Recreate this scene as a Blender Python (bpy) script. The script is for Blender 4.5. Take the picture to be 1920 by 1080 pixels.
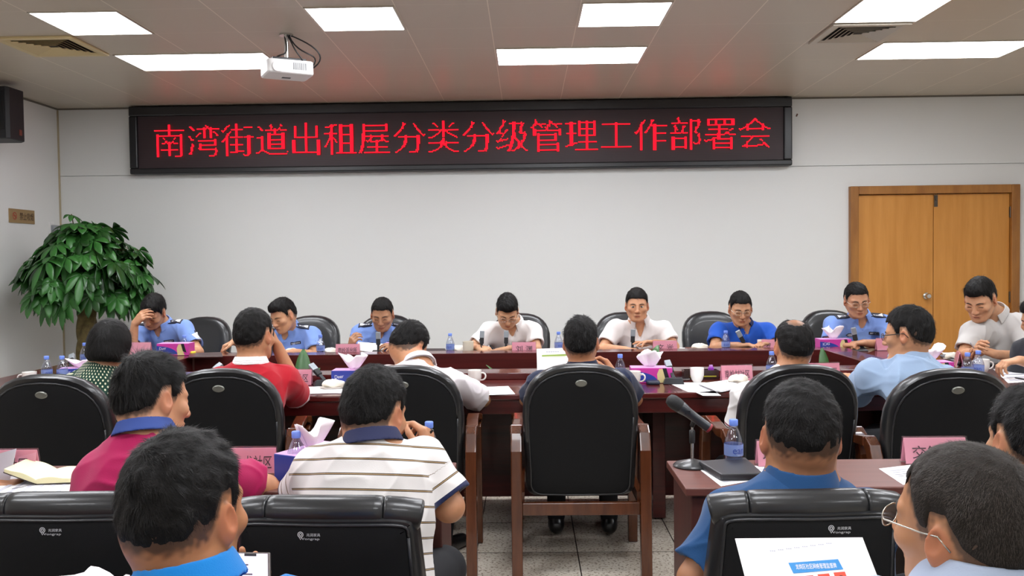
import bpy, math, random
import numpy as np
from mathutils import Vector, Matrix
from mathutils.bvhtree import BVHTree
for _o in list(bpy.data.objects): bpy.data.objects.remove(_o)
S = bpy.context.scene
COL = S.collection
PI = math.pi
# ------------------------------------------------------------------ camera
CAM_H = 1.45
F_PX = 1668.0
YAW, PITCH, ROLL = -0.0166, -0.0319, -0.0121
def cam_axes():
    cy, sy, cp, sp, cr, sr = math.cos(YAW), math.sin(YAW), math.cos(PITCH), math.sin(PITCH), math.cos(ROLL), math.sin(ROLL)
    f = np.array([sy*cp, cy*cp, sp]); r = np.array([cy, -sy, 0.0]); u = np.cross(r, f)
    return r*cr+u*sr, -r*sr+u*cr, f
_r, _u, _f = cam_axes()
cd = bpy.data.cameras.new('camera'); cam = bpy.data.objects.new('camera', cd); COL.objects.link(cam)
cd.sensor_width = 36; cd.lens = 36*F_PX/1920; cd.clip_start = .05; cd.clip_end = 60
M = Matrix(((_r[0], _u[0], -_f[0], 0), (_r[1], _u[1], -_f[1], 0), (_r[2], _u[2], -_f[2], CAM_H), (0, 0, 0, 1)))
cam.matrix_world = M
S.camera = cam
def at(px, py, Y):
    """room point at depth Y that stands at this place of the photograph"""
    d = _f + _r*(px-960)/F_PX - _u*(py-540)/F_PX
    d = d*(Y/d[1]); return np.array([d[0], Y, CAM_H+d[2]])
def atz(px, py, z):
    d = _f + _r*(px-960)/F_PX - _u*(py-540)/F_PX
    t = (z-CAM_H)/d[2]; return np.array([d[0]*t, d[1]*t, z])
# ------------------------------------------------------------------ world, exposure
w = bpy.data.worlds.new('world'); S.world = w; w.use_nodes = True
w.node_tree.nodes['Background'].inputs[0].default_value = (.9, .93, 1, 1)
w.node_tree.nodes['Background'].inputs[1].default_value = .12
S.view_settings.view_transform = 'Standard'; S.view_settings.look = 'None'
S.view_settings.gamma = 1; S.view_settings.use_curve_mapping = False
S.view_settings.exposure = 0.45
PANEL_LIGHT = 15.0
S.cycles.max_bounces = 7; S.cycles.diffuse_bounces = 4; S.cycles.glossy_bounces = 3
S.cycles.transmission_bounces = 4; S.cycles.transparent_max_bounces = 8
S.cycles.caustics_reflective = False; S.cycles.caustics_refractive = False
S.cycles.sample_clamp_indirect = 4
S.cycles.use_denoising = True
# ------------------------------------------------------------------ colour and materials
def lin(c):
    if isinstance(c, str):
        c = c.lstrip('#'); c = [int(c[i:i+2], 16) for i in (0, 2, 4)]
    o = []
    for v in c[:3]:
        v = v/255.0
        o.append(v/12.92 if v <= .04045 else ((v+.055)/1.055)**2.4)
    return tuple(o)+(1.0,)
MATS = {}
def mat(name, col, rough=.6, spec=.5, metal=0, noise=None, bump=None, emit=None, coat=0, attr=None, sheen=0, sss=0, wave=None):
    """noise=(scale, colour2, amount) ; bump=(scale, strength[, detail])"""
    if name in MATS: return MATS[name]
    m = bpy.data.materials.new(name); m.use_nodes = True
    nt = m.node_tree; b = nt.nodes['Principled BSDF']
    b.inputs['Base Color'].default_value = lin(col); b.inputs['Roughness'].default_value = rough
    b.inputs['Specular IOR Level'].default_value = spec; b.inputs['Metallic'].default_value = metal
    b.inputs['Coat Weight'].default_value = coat
    if sheen: b.inputs['Sheen Weight'].default_value = sheen
    if sss:
        b.inputs['Subsurface Weight'].default_value = sss
        b.inputs['Subsurface Radius'].default_value = (.012, .004, .002); b.inputs['Subsurface Scale'].default_value = 1
    tc = nt.nodes.new('ShaderNodeTexCoord')
    src = None
    if attr:
        a = nt.nodes.new('ShaderNodeAttribute'); a.attribute_name = attr
        src = a.outputs['Color']
    if noise:
        n = nt.nodes.new('ShaderNodeTexNoise'); n.inputs['Scale'].default_value = noise[0]; n.inputs['Detail'].default_value = 5
        nt.links.new(tc.outputs['Object'], n.inputs['Vector'])
        r = nt.nodes.new('ShaderNodeValToRGB'); r.color_ramp.elements[0].position = .5-noise[2]/2; r.color_ramp.elements[1].position = .5+noise[2]/2
        nt.links.new(n.outputs['Fac'], r.inputs['Fac'])
        x = nt.nodes.new('ShaderNodeMix'); x.data_type = 'RGBA'
        x.inputs[6].default_value = lin(col)
        if src: nt.links.new(src, x.inputs[6])
        x.inputs[7].default_value = lin(noise[1])
        if len(noise) > 3:
            mu = nt.nodes.new('ShaderNodeMath'); mu.operation = 'MULTIPLY'; mu.inputs[1].default_value = noise[3]
            nt.links.new(r.outputs['Color'], mu.inputs[0]); nt.links.new(mu.outputs[0], x.inputs[0])
        else: nt.links.new(r.outputs['Color'], x.inputs[0])
        src = x.outputs[2]
    if src: nt.links.new(src, b.inputs['Base Color'])
    if bump:
        n = nt.nodes.new('ShaderNodeTexNoise'); n.inputs['Scale'].default_value = bump[0]; n.inputs['Detail'].default_value = 4
        nt.links.new(tc.outputs['Object'], n.inputs['Vector'])
        bp = nt.nodes.new('ShaderNodeBump'); bp.inputs['Strength'].default_value = bump[1]; bp.inputs['Distance'].default_value = bump[2] if len(bump) > 2 else .01
        nt.links.new(n.outputs['Fac'], bp.inputs['Height']); nt.links.new(bp.outputs[0], b.inputs['Normal'])
    if emit:
        b.inputs['Emission Color'].default_value = lin(emit[0]); b.inputs['Emission Strength'].default_value = emit[1]
    MATS[name] = m
    return m
def nodes_of(m): return m.node_tree.nodes, m.node_tree.links, m.node_tree.nodes['Principled BSDF']
def math_node(nt, op, a, b=None, c=None):
    n = nt.nodes.new('ShaderNodeMath'); n.operation = op
    for i, v in enumerate((a, b, c)):
        if v is None: continue
        if isinstance(v, (int, float)): n.inputs[i].default_value = v
        else: nt.links.new(v, n.inputs[i])
    return n.outputs[0]
def grid_mask(nt, x0, y0, px, py, wdt, zaxis=False):
    tc = nt.nodes.new('ShaderNodeTexCoord'); sp = nt.nodes.new('ShaderNodeSeparateXYZ'); nt.links.new(tc.outputs['Object'], sp.inputs[0])
    def line(o, off, p, w_):
        v = math_node(nt, 'SUBTRACT', o, off); v = math_node(nt, 'DIVIDE', v, p); v = math_node(nt, 'FRACT', v)
        v = math_node(nt, 'SUBTRACT', v, .5); v = math_node(nt, 'ABSOLUTE', v)
        return math_node(nt, 'GREATER_THAN', v, .5-w_/p/2)
    return line(sp.outputs[0], x0, px, wdt), line(sp.outputs[1], y0, py, wdt)
# wood with long grain along one axis
def wood(name, c1, c2, rough=.35, scale=(3, 3, 40), coat=0, spec=.5):
    m = mat(name, c1, rough, spec, coat=coat); nt = m.node_tree; b = nt.nodes['Principled BSDF']
    tc = nt.nodes.new('ShaderNodeTexCoord'); mp = nt.nodes.new('ShaderNodeMapping'); mp.inputs['Scale'].default_value = scale
    nt.links.new(tc.outputs['Object'], mp.inputs['Vector'])
    n = nt.nodes.new('ShaderNodeTexNoise'); n.inputs['Scale'].default_value = 1; n.inputs['Detail'].default_value = 6; n.inputs['Roughness'].default_value = .6
    nt.links.new(mp.outputs[0], n.inputs['Vector'])
    x = nt.nodes.new('ShaderNodeMix'); x.data_type = 'RGBA'; x.inputs[6].default_value = lin(c1); x.inputs[7].default_value = lin(c2)
    r = nt.nodes.new('ShaderNodeValToRGB'); r.color_ramp.elements[0].position = .35; r.color_ramp.elements[1].position = .65
    nt.links.new(n.outputs['Fac'], r.inputs['Fac']); nt.links.new(r.outputs['Color'], x.inputs[0]); nt.links.new(x.outputs[2], b.inputs['Base Color'])
    return m
def clear(name, tint, gloss=.12, rough=.05, opac=0.0, col='#ffffff'):
    """thin clear plastic: mostly see-through with a sharp reflection"""
    if name in MATS: return MATS[name]
    m = bpy.data.materials.new(name); m.use_nodes = True; nt = m.node_tree; nt.nodes.clear()
    out = nt.nodes.new('ShaderNodeOutputMaterial'); t = nt.nodes.new('ShaderNodeBsdfTransparent'); t.inputs[0].default_value = lin(tint)
    g = nt.nodes.new('ShaderNodeBsdfGlossy'); g.inputs['Roughness'].default_value = rough
    lw = nt.nodes.new('ShaderNodeLayerWeight'); lw.inputs[0].default_value = .25
    f = math_node(nt, 'MULTIPLY_ADD', lw.outputs['Facing'], .5, gloss)
    mx = nt.nodes.new('ShaderNodeMixShader'); nt.links.new(f, mx.inputs[0]); nt.links.new(t.outputs[0], mx.inputs[1]); nt.links.new(g.outputs[0], mx.inputs[2])
    last = mx.outputs[0]
    if opac:
        d = nt.nodes.new('ShaderNodeBsdfDiffuse'); d.inputs[0].default_value = lin(col)
        m2 = nt.nodes.new('ShaderNodeMixShader'); m2.inputs[0].default_value = opac
        nt.links.new(last, m2.inputs[1]); nt.links.new(d.outputs[0], m2.inputs[2]); last = m2.outputs[0]
    nt.links.new(last, out.inputs[0]); MATS[name] = m
    return m
# ------------------------------------------------------------------ mesh building
def rotz(a): c, s = math.cos(a), math.sin(a); return np.array([[c, -s, 0], [s, c, 0], [0, 0, 1.0]])
def rotx(a): c, s = math.cos(a), math.sin(a); return np.array([[1.0, 0, 0], [0, c, -s], [0, s, c]])
def roty(a): c, s = math.cos(a), math.sin(a); return np.array([[c, 0, s], [0, 1.0, 0], [-s, 0, c]])
def unit(v): v = np.asarray(v, float); return v/(np.linalg.norm(v)+1e-12)
class MB:
    def __init__(s): s.v = []; s.f = []
    def add(s, vs, fs):
        n = len(s.v); s.v += [tuple(map(float, p)) for p in vs]; s.f += [tuple(i+n for i in f) for f in fs]; return s
    def box(s, c, size, R=None):
        h = np.array(size)/2; P = np.array([[x, y, z] for z in (-1, 1) for y in (-1, 1) for x in (-1, 1)])*h
        if R is not None: P = P@np.asarray(R).T
        return s.add(P+np.array(c), [(0, 2, 3, 1), (4, 5, 7, 6), (0, 1, 5, 4), (2, 6, 7, 3), (0, 4, 6, 2), (1, 3, 7, 5)])
    def prism(s, poly, z0, z1):
        n = len(poly); vs = [(x, y, z0) for x, y in poly]+[(x, y, z1) for x, y in poly]
        return s.add(vs, [tuple(range(n-1, -1, -1)), tuple(range(n, 2*n))]+[(i, (i+1) % n, n+(i+1) % n, n+i) for i in range(n)])
    def ringprism(s, out, inn, z0, z1):
        n = len(out); vs = [(x, y, z0) for x, y in out]+[(x, y, z0) for x, y in inn]+[(x, y, z1) for x, y in out]+[(x, y, z1) for x, y in inn]
        fs = []
        for i in range(n):
            j = (i+1) % n
            fs += [(i, n+i, n+j, j), (2*n+i, 2*n+j, 3*n+j, 3*n+i), (i, j, 2*n+j, 2*n+i), (n+i, 3*n+i, 3*n+j, n+j)]
        return s.add(vs, fs)
    def lathe(s, prof, n=24, c=(0, 0, 0), R=None, cap=True):
        vs = []; fs = []
        for r, z in prof:
            for i in range(n):
                a = 2*PI*i/n; vs.append((r*math.cos(a), r*math.sin(a), z))
        m = len(prof)
        for k in range(m-1):
            for i in range(n):
                j = (i+1) % n; fs.append((k*n+i, k*n+j, (k+1)*n+j, (k+1)*n+i))
        if cap: fs.append(tuple(range(n-1, -1, -1))); fs.append(tuple((m-1)*n+i for i in range(n)))
        P = np.array(vs)
        if R is not None: P = P@np.asarray(R).T
        return s.add(P+np.array(c), fs)
    def tube(s, pts, r, n=8, flat=None):
        pts = [np.array(p, float) for p in pts]; m = len(pts)
        rs = r if hasattr(r, '__len__') else [r]*m
        vs = []; fs = []; up = None
        for k in range(m):
            t = unit(pts[min(k+1, m-1)]-pts[max(k-1, 0)])
            if up is None: up = unit(np.cross(t, (0.13, .21, .97)) if abs(t[2]) < .95 else np.cross(t, (1, 0, 0)))
            up = unit(up-t*np.dot(up, t)); b = np.cross(t, up)
            for i in range(n):
                a = 2*PI*i/n; vs.append(pts[k]+(up*math.cos(a)+b*math.sin(a)*(flat or 1))*rs[k])
        for k in range(m-1):
            for i in range(n):
                j = (i+1) % n; fs.append((k*n+i, k*n+j, (k+1)*n+j, (k+1)*n+i))
        fs.append(tuple(range(n-1, -1, -1))); fs.append(tuple((m-1)*n+i for i in range(n)))
        return s.add(vs, fs)
    def bar(s, pts, wx, hz, pl=(1.0, 0, 0)):
        """rectangular-section bar along a path that lies in a vertical plane; wx across, hz in plane"""
        pts = [np.array(p, float) for p in pts]; m = len(pts); vs = []; fs = []
        pl = np.array(pl)
        hs = hz if hasattr(hz, '__len__') else [hz]*m
        for k in range(m):
            t = unit(pts[min(k+1, m-1)]-pts[max(k-1, 0)]); q = np.cross(pl, t)
            for sx, sq in ((-1, -1), (1, -1), (1, 1), (-1, 1)): vs.append(pts[k]+pl*sx*wx/2+q*sq*hs[k]/2)
        for k in range(m-1):
            for i in range(4):
                j = (i+1) % 4; fs.append((k*4+i, k*4+j, (k+1)*4+j, (k+1)*4+i))
        fs += [(3, 2, 1, 0), tuple((m-1)*4+i for i in range(4))]
        return s.add(vs, fs)
    def pad(s, outline, prof, warp=None):
        """closed cushion: outline = list of (x,z) counter-clockwise, prof = list of (inset, y)"""
        O = np.array(outline); n = len(O)
        T = np.roll(O, -1, 0)-np.roll(O, 1, 0); T /= np.linalg.norm(T, axis=1)[:, None]+1e-9
        N = np.stack([-T[:, 1], T[:, 0]], 1)
        vs = []; fs = []
        for ins, y in prof:
            for i in range(n): p = O[i]+N[i]*ins; vs.append((p[0], y, p[1]))
        m = len(prof)
        for k in range(m-1):
            for i in range(n):
                j = (i+1) % n; fs.append((k*n+i, (k+1)*n+i, (k+1)*n+j, k*n+j))
        ca = len(vs); cz = O.mean(0)
        # caps as concentric rings towards the centre line so a warp can bend them
        for (base, y, flip) in ((0, prof[0][1], 0), ((m-1)*n, prof[-1][1], 1)):
            prev = base; ring = np.array([(vs[base+i][0], vs[base+i][2]) for i in range(n)])
            for q in (.66, .33):
                st = len(vs)
                for i in range(n):
                    p = cz+(ring[i]-cz)*q; vs.append((p[0], y, p[1]))
                for i in range(n):
                    j = (i+1) % n; f = (prev+i, prev+j, st+j, st+i); fs.append(f if not flip else f[::-1])
                prev = st
            f = tuple(prev+i for i in range(n)); fs.append(f if not flip else f[::-1])
        if warp: vs = [warp(*p) for p in vs]
        return s.add(vs, fs)
    def build(s, name, m, parent=None, smooth=None, bevel=0, sub=0, recalc=True):
        me = bpy.data.meshes.new(name); me.from_pydata(s.v, [], s.f); me.update()
        if recalc:
            import bmesh
            b = bmesh.new(); b.from_mesh(me); bmesh.ops.recalc_face_normals(b, faces=b.faces); b.to_mesh(me); b.free()
        if m: me.materials.append(m)
        if smooth is not None:
            me.polygons.foreach_set('use_smooth', [True]*len(me.polygons))
            if smooth < 180: me.set_sharp_from_angle(angle=math.radians(smooth))
        o = bpy.data.objects.new(name, me); COL.objects.link(o)
        if parent: o.parent = parent
        if bevel:
            md = o.modifiers.new('bevel', 'BEVEL'); md.width = bevel; md.segments = 2; md.limit_method = 'ANGLE'; md.angle_limit = math.radians(40)
        if sub:
            md = o.modifiers.new('sub', 'SUBSURF'); md.levels = sub; md.render_levels = sub
        return o
def tag(o, label=None, cat=None, group=None, kind=None):
    if label: o['label'] = label
    if cat: o['category'] = cat
    if group: o['group'] = group
    if kind: o['kind'] = kind
    return o
def thing(name, label, cat, loc=(0, 0, 0), rz=0, group=None):
    o = bpy.data.objects.new(name, None); COL.objects.link(o); o.location = loc; o.rotation_euler = (0, 0, rz); o.empty_display_size = .1
    return tag(o, label, cat, group)
def dup(root, loc, rz=None, label=None, group=None):
    r = root.copy(); COL.objects.link(r); r.location = loc
    if rz is not None: r.rotation_euler = (0, 0, rz)
    if label: r['label'] = label
    if group: r['group'] = group
    for ch in list(root.children):
        c = ch.copy(); COL.objects.link(c); c.parent = r
        for g in ch.children:
            d = g.copy(); COL.objects.link(d); d.parent = c
    return r
_TXT = {}
def glyphs(body):
    """flat outline mesh of a text, one em high per character"""
    if body in _TXT: return _TXT[body]
    c = bpy.data.curves.new('t', 'FONT'); c.body = body; c.resolution_u = 3
    o = bpy.data.objects.new('t', c); COL.objects.link(o)
    dg = bpy.context.evaluated_depsgraph_get(); me = bpy.data.meshes.new_from_object(o.evaluated_get(dg))
    V = np.array([tuple(v.co) for v in me.vertices]).reshape(-1, 3); me.calc_loop_triangles()
    T = [tuple(p.vertices) for p in me.loop_triangles]
    bpy.data.objects.remove(o); bpy.data.curves.remove(c); bpy.data.meshes.remove(me)
    _TXT[body] = (V, T); return _TXT[body]
def text(mb, body, c, xdir, ydir, width, height):
    """puts the text centred on c, fitted in width x height"""
    V, T = glyphs(body)
    if not len(V): return
    lo, hi = V.min(0), V.max(0); P = (V-(lo+hi)/2)
    sx, sy = width/(hi[0]-lo[0]), height/(hi[1]-lo[1])
    Q = np.array(c)+np.outer(P[:, 0]*sx, unit(xdir))+np.outer(P[:, 1]*sy, unit(ydir))
    mb.add(Q, T)
# ------------------------------------------------------------------ the room
CZ = 3.095; WY = 9.34; XL = -4.92; XR = 5.75; YB = -3.2
GX0, GY0, TL = -.2299, 5.768, .6
wallm = mat('wall_paint', '#dddddb', .7, .3, bump=(180, .03, .002))
def wall_seam():
    m = mat('back_wall_paint', '#dadbd9', .62, .35, bump=(180, .03, .002)); return m
def struct(o): o['kind'] = 'structure'; return o
# floor: pale speckled terrazzo tiles, half a metre square
fm = mat('terrazzo_tiles', '#b0a799', .22, .5); nt = fm.node_tree; b = nt.nodes['Principled BSDF']
tc = nt.nodes.new('ShaderNodeTexCoord')
v1 = nt.nodes.new('ShaderNodeTexVoronoi'); v1.inputs['Scale'].default_value = 130; nt.links.new(tc.outputs['Object'], v1.inputs['Vector'])
n1 = nt.nodes.new('ShaderNodeTexNoise'); n1.inputs['Scale'].default_value = 75; n1.inputs['Detail'].default_value = 3; nt.links.new(tc.outputs['Object'], n1.inputs['Vector'])
n2 = nt.nodes.new('ShaderNodeTexNoise'); n2.inputs['Scale'].default_value = 3; nt.links.new(tc.outputs['Object'], n2.inputs['Vector'])
r1 = nt.nodes.new('ShaderNodeValToRGB'); r1.color_ramp.elements[0].position = .54; r1.color_ramp.elements[1].position = .62; nt.links.new(n1.outputs['Fac'], r1.inputs[0])
r2 = nt.nodes.new('ShaderNodeValToRGB'); r2.color_ramp.elements[0].position = .3; r2.color_ramp.elements[1].position = .7; nt.links.new(n2.outputs['Fac'], r2.inputs[0])
xa = nt.nodes.new('ShaderNodeMix'); xa.data_type = 'RGBA'; xa.inputs[6].default_value = lin('#d3cbbd'); xa.inputs[7].default_value = lin('#bfb4a5'); nt.links.new(r2.outputs[0], xa.inputs[0])
xb = nt.nodes.new('ShaderNodeMix'); xb.data_type = 'RGBA'; xb.inputs[7].default_value = lin('#5e4a3e'); nt.links.new(xa.outputs[2], xb.inputs[6])
nt.links.new(math_node(nt, 'MULTIPLY', r1.outputs[0], .7), xb.inputs[0])
gx, gy = grid_mask(nt, -.264+.25-.5*.5+.25-.25, 4.36+.25-.25, .5, .5, .006)
gm = math_node(nt, 'MAXIMUM', gx, gy)
xc = nt.nodes.new('ShaderNodeMix'); xc.data_type = 'RGBA'; xc.inputs[7].default_value = lin('#3f3a35'); nt.links.new(xb.outputs[2], xc.inputs[6]); nt.links.new(gm, xc.inputs[0])
nt.links.new(xc.outputs[2], b.inputs['Base Color'])
def slab(name, x0, x1, y0, y1, z0, z1, m):
    mb = MB(); mb.box(((x0+x1)/2, (y0+y1)/2, (z0+z1)/2), (x1-x0, y1-y0, z1-z0)); return struct(mb.build(name, m))
slab('floor', XL-.2, XR+.2, YB-.2, WY+.2, -.1, 0, fm)
# ceiling: square metal tiles with fine joints
cm = mat('ceiling_tiles', '#99907f', .36, .35); nt = cm.node_tree; b = nt.nodes['Principled BSDF']
gx, gy = grid_mask(nt, GX0-.3+.3, GY0, TL, TL, .007)
gx2, gy2 = grid_mask(nt, GX0, GY0, TL, TL, .018)
xa = nt.nodes.new('ShaderNodeMix'); xa.data_type = 'RGBA'; xa.inputs[6].default_value = lin('#bdb3a3'); xa.inputs[7].default_value = lin('#e0d6c4')
nt.links.new(math_node(nt, 'MAXIMUM', gx, math_node(nt, 'MULTIPLY', gy, .35)), xa.inputs[0]); nt.links.new(xa.outputs[2], b.inputs['Base Color'])
bp = nt.nodes.new('ShaderNodeBump'); bp.invert = True; bp.inputs['Strength'].default_value = .5; bp.inputs['Distance'].default_value = .004
nt.links.new(math_node(nt, 'MAXIMUM', gx2, gy2), bp.inputs['Height']); nt.links.new(bp.outputs[0], b.inputs['Normal'])
slab('ceiling', XL-.2, XR+.2, YB-.2, WY+.2, CZ, CZ+.1, cm)
slab('wall_left', XL-.15, XL, YB, WY+.15, 0, CZ, wallm)
slab('wall_right', XR, XR+.15, YB, WY+.15, 0, CZ, wallm)
slab('wall_front', XL-.15, XR+.15, YB-.15, YB, 0, CZ, wallm)
# back wall in two courses with a fine joint at z = 2.385, door opening cut out
DX0, DX1, DZ = 3.36, 5.10, 2.165
bw = wall_seam(); mb = MB(); JZ = 2.385
mb.box(((XL+DX0)/2, WY+.075, (JZ-.003)/2), (DX0-XL, .15, JZ-.003))
mb.box(((DX1+XR)/2, WY+.075, (JZ-.003)/2), (XR-DX1, .15, JZ-.003))
mb.box(((DX0+DX1)/2, WY+.075, (DZ+JZ-.003)/2), (DX1-DX0, .15, JZ-.003-DZ))
mb.box(((XL+XR)/2, WY+.075, (JZ+.003+CZ)/2), (XR-XL, .15, CZ-JZ-.003))
mb.box(((XL+XR)/2, WY+.085, JZ), (XR-XL, .13, .01))
struct(mb.build('wall_back', bw))
MB().box((DX0/2+DX1/2, WY+.16, DZ/2), (DX1-DX0+.1, .02, DZ)).build('door_opening', bw)['kind'] = 'structure'
# cornice line, corner joint, skirting
dk = mat('joint_dark', '#6d675d', .8)
tan = mat('corner_sealant', '#b3a68c', .8)
struct(MB().box(((XL+XR)/2, WY-.006, CZ-.008), (XR-XL, .012, .016)).build('trim_1', dk))
struct(MB().box((XL+.006, (YB+WY)/2, CZ-.008), (.012, WY-YB, .016)).build('trim_2', dk))
struct(MB().box((XL+.007, WY-.007, CZ/2), (.014, .014, CZ-.04)).build('trim_3', tan))
skm = wood('skirting_wood', '#5a2a1c', '#3f1c12', .4)
struct(MB().box(((XL+DX0)/2, WY-.008, .06), (DX0-XL-.02, .016, .12)).build('baseboard_back', skm))
struct(MB().box((XL+.008, (YB+WY)/2, .06), (.016, WY-YB-.1, .12)).build('baseboard_left', skm))
# ------------------------------------------------------------------ double door
dwood = wood('door_veneer', '#ca8c41', '#bd7f34', .45, (14, 14, 1.2)); fwood = wood('door_frame_wood', '#a56f32', '#8d5b26', .45, (10, 10, 2))
steel = mat('brushed_steel', '#c9c7c2', .25, metal=1); dkmetal = mat('dark_metal', '#5c554c', .4, metal=.8)
d = thing('door_1', 'double wooden door with orange veneer and wood frame in the back wall', 'door', ((DX0+DX1)/2, WY, 0)); d['kind'] = 'structure'
W2 = (DX1-DX0)/2; fw = .085
mb = MB(); mb.box((-W2+fw/2, -.01, DZ/2), (fw, .10, DZ)); mb.box((W2-fw/2, -.01, DZ/2), (fw, .10, DZ)); mb.box((0, -.01, DZ-fw/2), (2*W2-2*fw, .10, fw))
mb.build('frame', fwood, d, bevel=.006)
lw = W2-fw-.004
split = .005
for s in (-1, 1):
    p = MB().box((s*(lw/2+.0015), .005, (DZ-fw)/2), (lw-.003, .04, DZ-fw-.012)).build('door_leaf', dwood, d, bevel=.002)
    mb = MB()
    for hz in (1.88, 1.0, .25): mb.box((s*(lw+.004), -.018, hz), (.016, .02, .11)); mb.lathe([(.007, -.058), (.007, .058)], 10, (s*(lw+.004), -.03, hz))
    mb.build('hinge', dkmetal, p)
    if s < 0:
        mb = MB(); mb.lathe([(.034, 0), (.034, .006), (.014, .012), (.012, .03), (.022, .036), (.03, .048), (.03, .062), (.02, .074), (0.001, .076)], 24, (-.075, -.02, 1.02), rotx(PI/2))
        mb.build('door_knob', steel, p, smooth=40)
    else:
        mb = MB(); mb.box((.022, -.02, DZ-fw-.075), (.034, .014, .12)); mb.box((.022, -.028, DZ-fw-.05), (.012, .012, .04)); mb.tube([(.012, -.03, DZ-fw-.01), (.022, -.034, DZ-fw+.02), (.034, -.03, DZ-fw-.01)], .004)
        mb.build('bolt', dkmetal, p)
# ------------------------------------------------------------------ ceiling lights
lightm = mat('light_diffuser', '#ffffff', .5, emit=('#f8faff', PANEL_LIGHT))
alum = mat('light_frame_aluminium', '#c9c2b6', .35, metal=.6)
def ceiling_light(nx, y, wcols, label):
    x0 = GX0+nx*TL+.0174; x1 = GX0+(nx+wcols)*TL-.0174; y0 = y+.02; y1 = y+TL-.02
    t = thing('ceiling_light', label, 'ceiling light', ((x0+x1)/2, (y0+y1)/2, CZ), group='ceiling lights')
    a, c = (x1-x0)/2, (y1-y0)/2
    o = [(-a-.012, -c-.012), (a+.012, -c-.012), (a+.012, c+.012), (-a-.012, c+.012)]; i = [(-a, -c), (a, -c), (a, c), (-a, c)]
    MB().ringprism(o, i, -.008, 0).build('frame', alum, t)
    MB().box((0, 0, -.003), (2*a, 2*c, .006)).build('diffuser', lightm, t)
A = GY0; B = GY0+1.2
ceiling_light(-5, A, 1, 'square white light panel at the left, next to the cream air vent')
ceiling_light(-2, A, 1, 'square white light panel above and right of the projector')
ceiling_light(1, A, 1, 'square white light panel near the middle, closer than the long one')
ceiling_light(4, A, 1, 'square white light panel touching the grey air vent on the right')
ceiling_light(-5, B, 2, 'long white light panel ending behind the projector')
ceiling_light(0, B, 2, 'long white light panel in the middle of the ceiling')
ceiling_light(5, B, 2, 'long white light panel at the right, above the wooden door')
RW, CW = ('first row', 'second row', 'third row', 'last row'), {-5: 'left', -2: 'centre left', 0: 'centre', 1: 'centre right', 4: 'right', 5: 'right'}
for k, (yy, cols, ww) in enumerate(((A-1.8, (-5, 0, 5), 2), (A-3.0, (-5, -2, 1, 4), 1), (A-4.8, (-5, 0, 5), 2), (A-7.2, (-5, 0, 5), 2))):  # unseen panel rows, added to light the backs of the people evenly
    for j, n in enumerate(cols): ceiling_light(n, yy, ww, '%s light panel of the %s behind the visible ones' % (CW[n], RW[k]))
# ------------------------------------------------------------------ air vents
def vent(cx, cy, sx, sy, m, md, label):
    t = thing('ceiling_vent', label, 'air vent', (cx, cy, CZ), group='square ceiling air vents')
    a, c = sx/2, sy/2; k = .05
    o = [(-a, -c), (a, -c), (a, c), (-a, c)]; i = [(-a+k, -c+k), (a-k, -c+k), (a-k, c-k), (-a+k, c-k)]
    MB().ringprism(o, i, -.018, 0).build('frame', m, t, bevel=.004)
    MB().box((0, 0, -.001), (2*a-2*k, 2*c-2*k, .002)).build('backing', md, t)
    mb = MB(); a2, c2 = a-k, c-k
    for j in range(6):
        f0 = 1-j*.15; f1 = f0-.10
        for e in range(4):
            p = [(-1, -1), (1, -1), (1, 1), (-1, 1)]; q0, q1 = p[e], p[(e+1) % 4]
            z0, z1 = -.004, -.016
            A_ = [(q0[0]*a2*f0, q0[1]*c2*f0, z1), (q1[0]*a2*f0, q1[1]*c2*f0, z1), (q1[0]*a2*f1, q1[1]*c2*f1, z0), (q0[0]*a2*f1, q0[1]*c2*f1, z0)]
            A2 = [(x, y, z-.002) for x, y, z in A_]
            mb.add(A_+A2, [(0, 1, 2, 3), (7, 6, 5, 4), (0, 4, 5, 1), (2, 6, 7, 3), (1, 5, 6, 2), (3, 7, 4, 0)])
    mb.build('louvre', m, t)
cream = mat('cream_plastic', '#cbb98a', .5); vgrey = mat('vent_grey', '#b9b2a4', .4); vdark = mat('vent_dark', '#1e1a17', .9)
vent(GX0-5.5*TL, GY0+TL*1.5, .58, .58, cream, vdark, 'cream square air vent in the ceiling at the left')
vent(GX0+4.5*TL, GY0+TL*1.5, .56, .56, vgrey, vdark, 'grey square air vent in the ceiling at the right')
# ------------------------------------------------------------------ LED banner display
blk = mat('black_frame', '#191a1d', .35, .5); ledbg = mat('led_face', '#2a1a1e', .55, noise=(3, '#221418', .4))
nt = ledbg.node_tree; b = nt.nodes['Principled BSDF']
LX0, LX1, LZ0, LZ1, LD = -4.115, 2.745, 2.385, 3.085, .12
P4 = .01075
gx, gy = grid_mask(nt, 0, 0, P4, P4, .003)
# fine rows of unlit dots: horizontal scan lines
tc = nt.nodes.new('ShaderNodeTexCoord'); sp = nt.nodes.new('ShaderNodeSeparateXYZ'); nt.links.new(tc.outputs['Object'], sp.inputs[0])
zz = math_node(nt, 'FRACT', math_node(nt, 'DIVIDE', sp.outputs[2], P4)); zz = math_node(nt, 'GREATER_THAN', zz, .5)
xa = nt.nodes.new('ShaderNodeMix'); xa.data_type = 'RGBA'; xa.inputs[6].default_value = lin('#1c1114'); xa.inputs[7].default_value = lin('#382329'); nt.links.new(zz, xa.inputs[0])
nt.links.new(xa.outputs[2], b.inputs['Base Color'])
t = thing('led_display', 'long black framed dot display with a line of red glowing characters across the back wall', 'display', ((LX0+LX1)/2, WY, (LZ0+LZ1)/2))
W2, H2 = (LX1-LX0)/2, (LZ1-LZ0)/2
mb = MB(); fr = .085
mb.box((0, -LD/2, H2-.05), (2*W2, LD, .10)); mb.box((0, -LD/2, -H2+.03), (2*W2, LD, .06))
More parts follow.
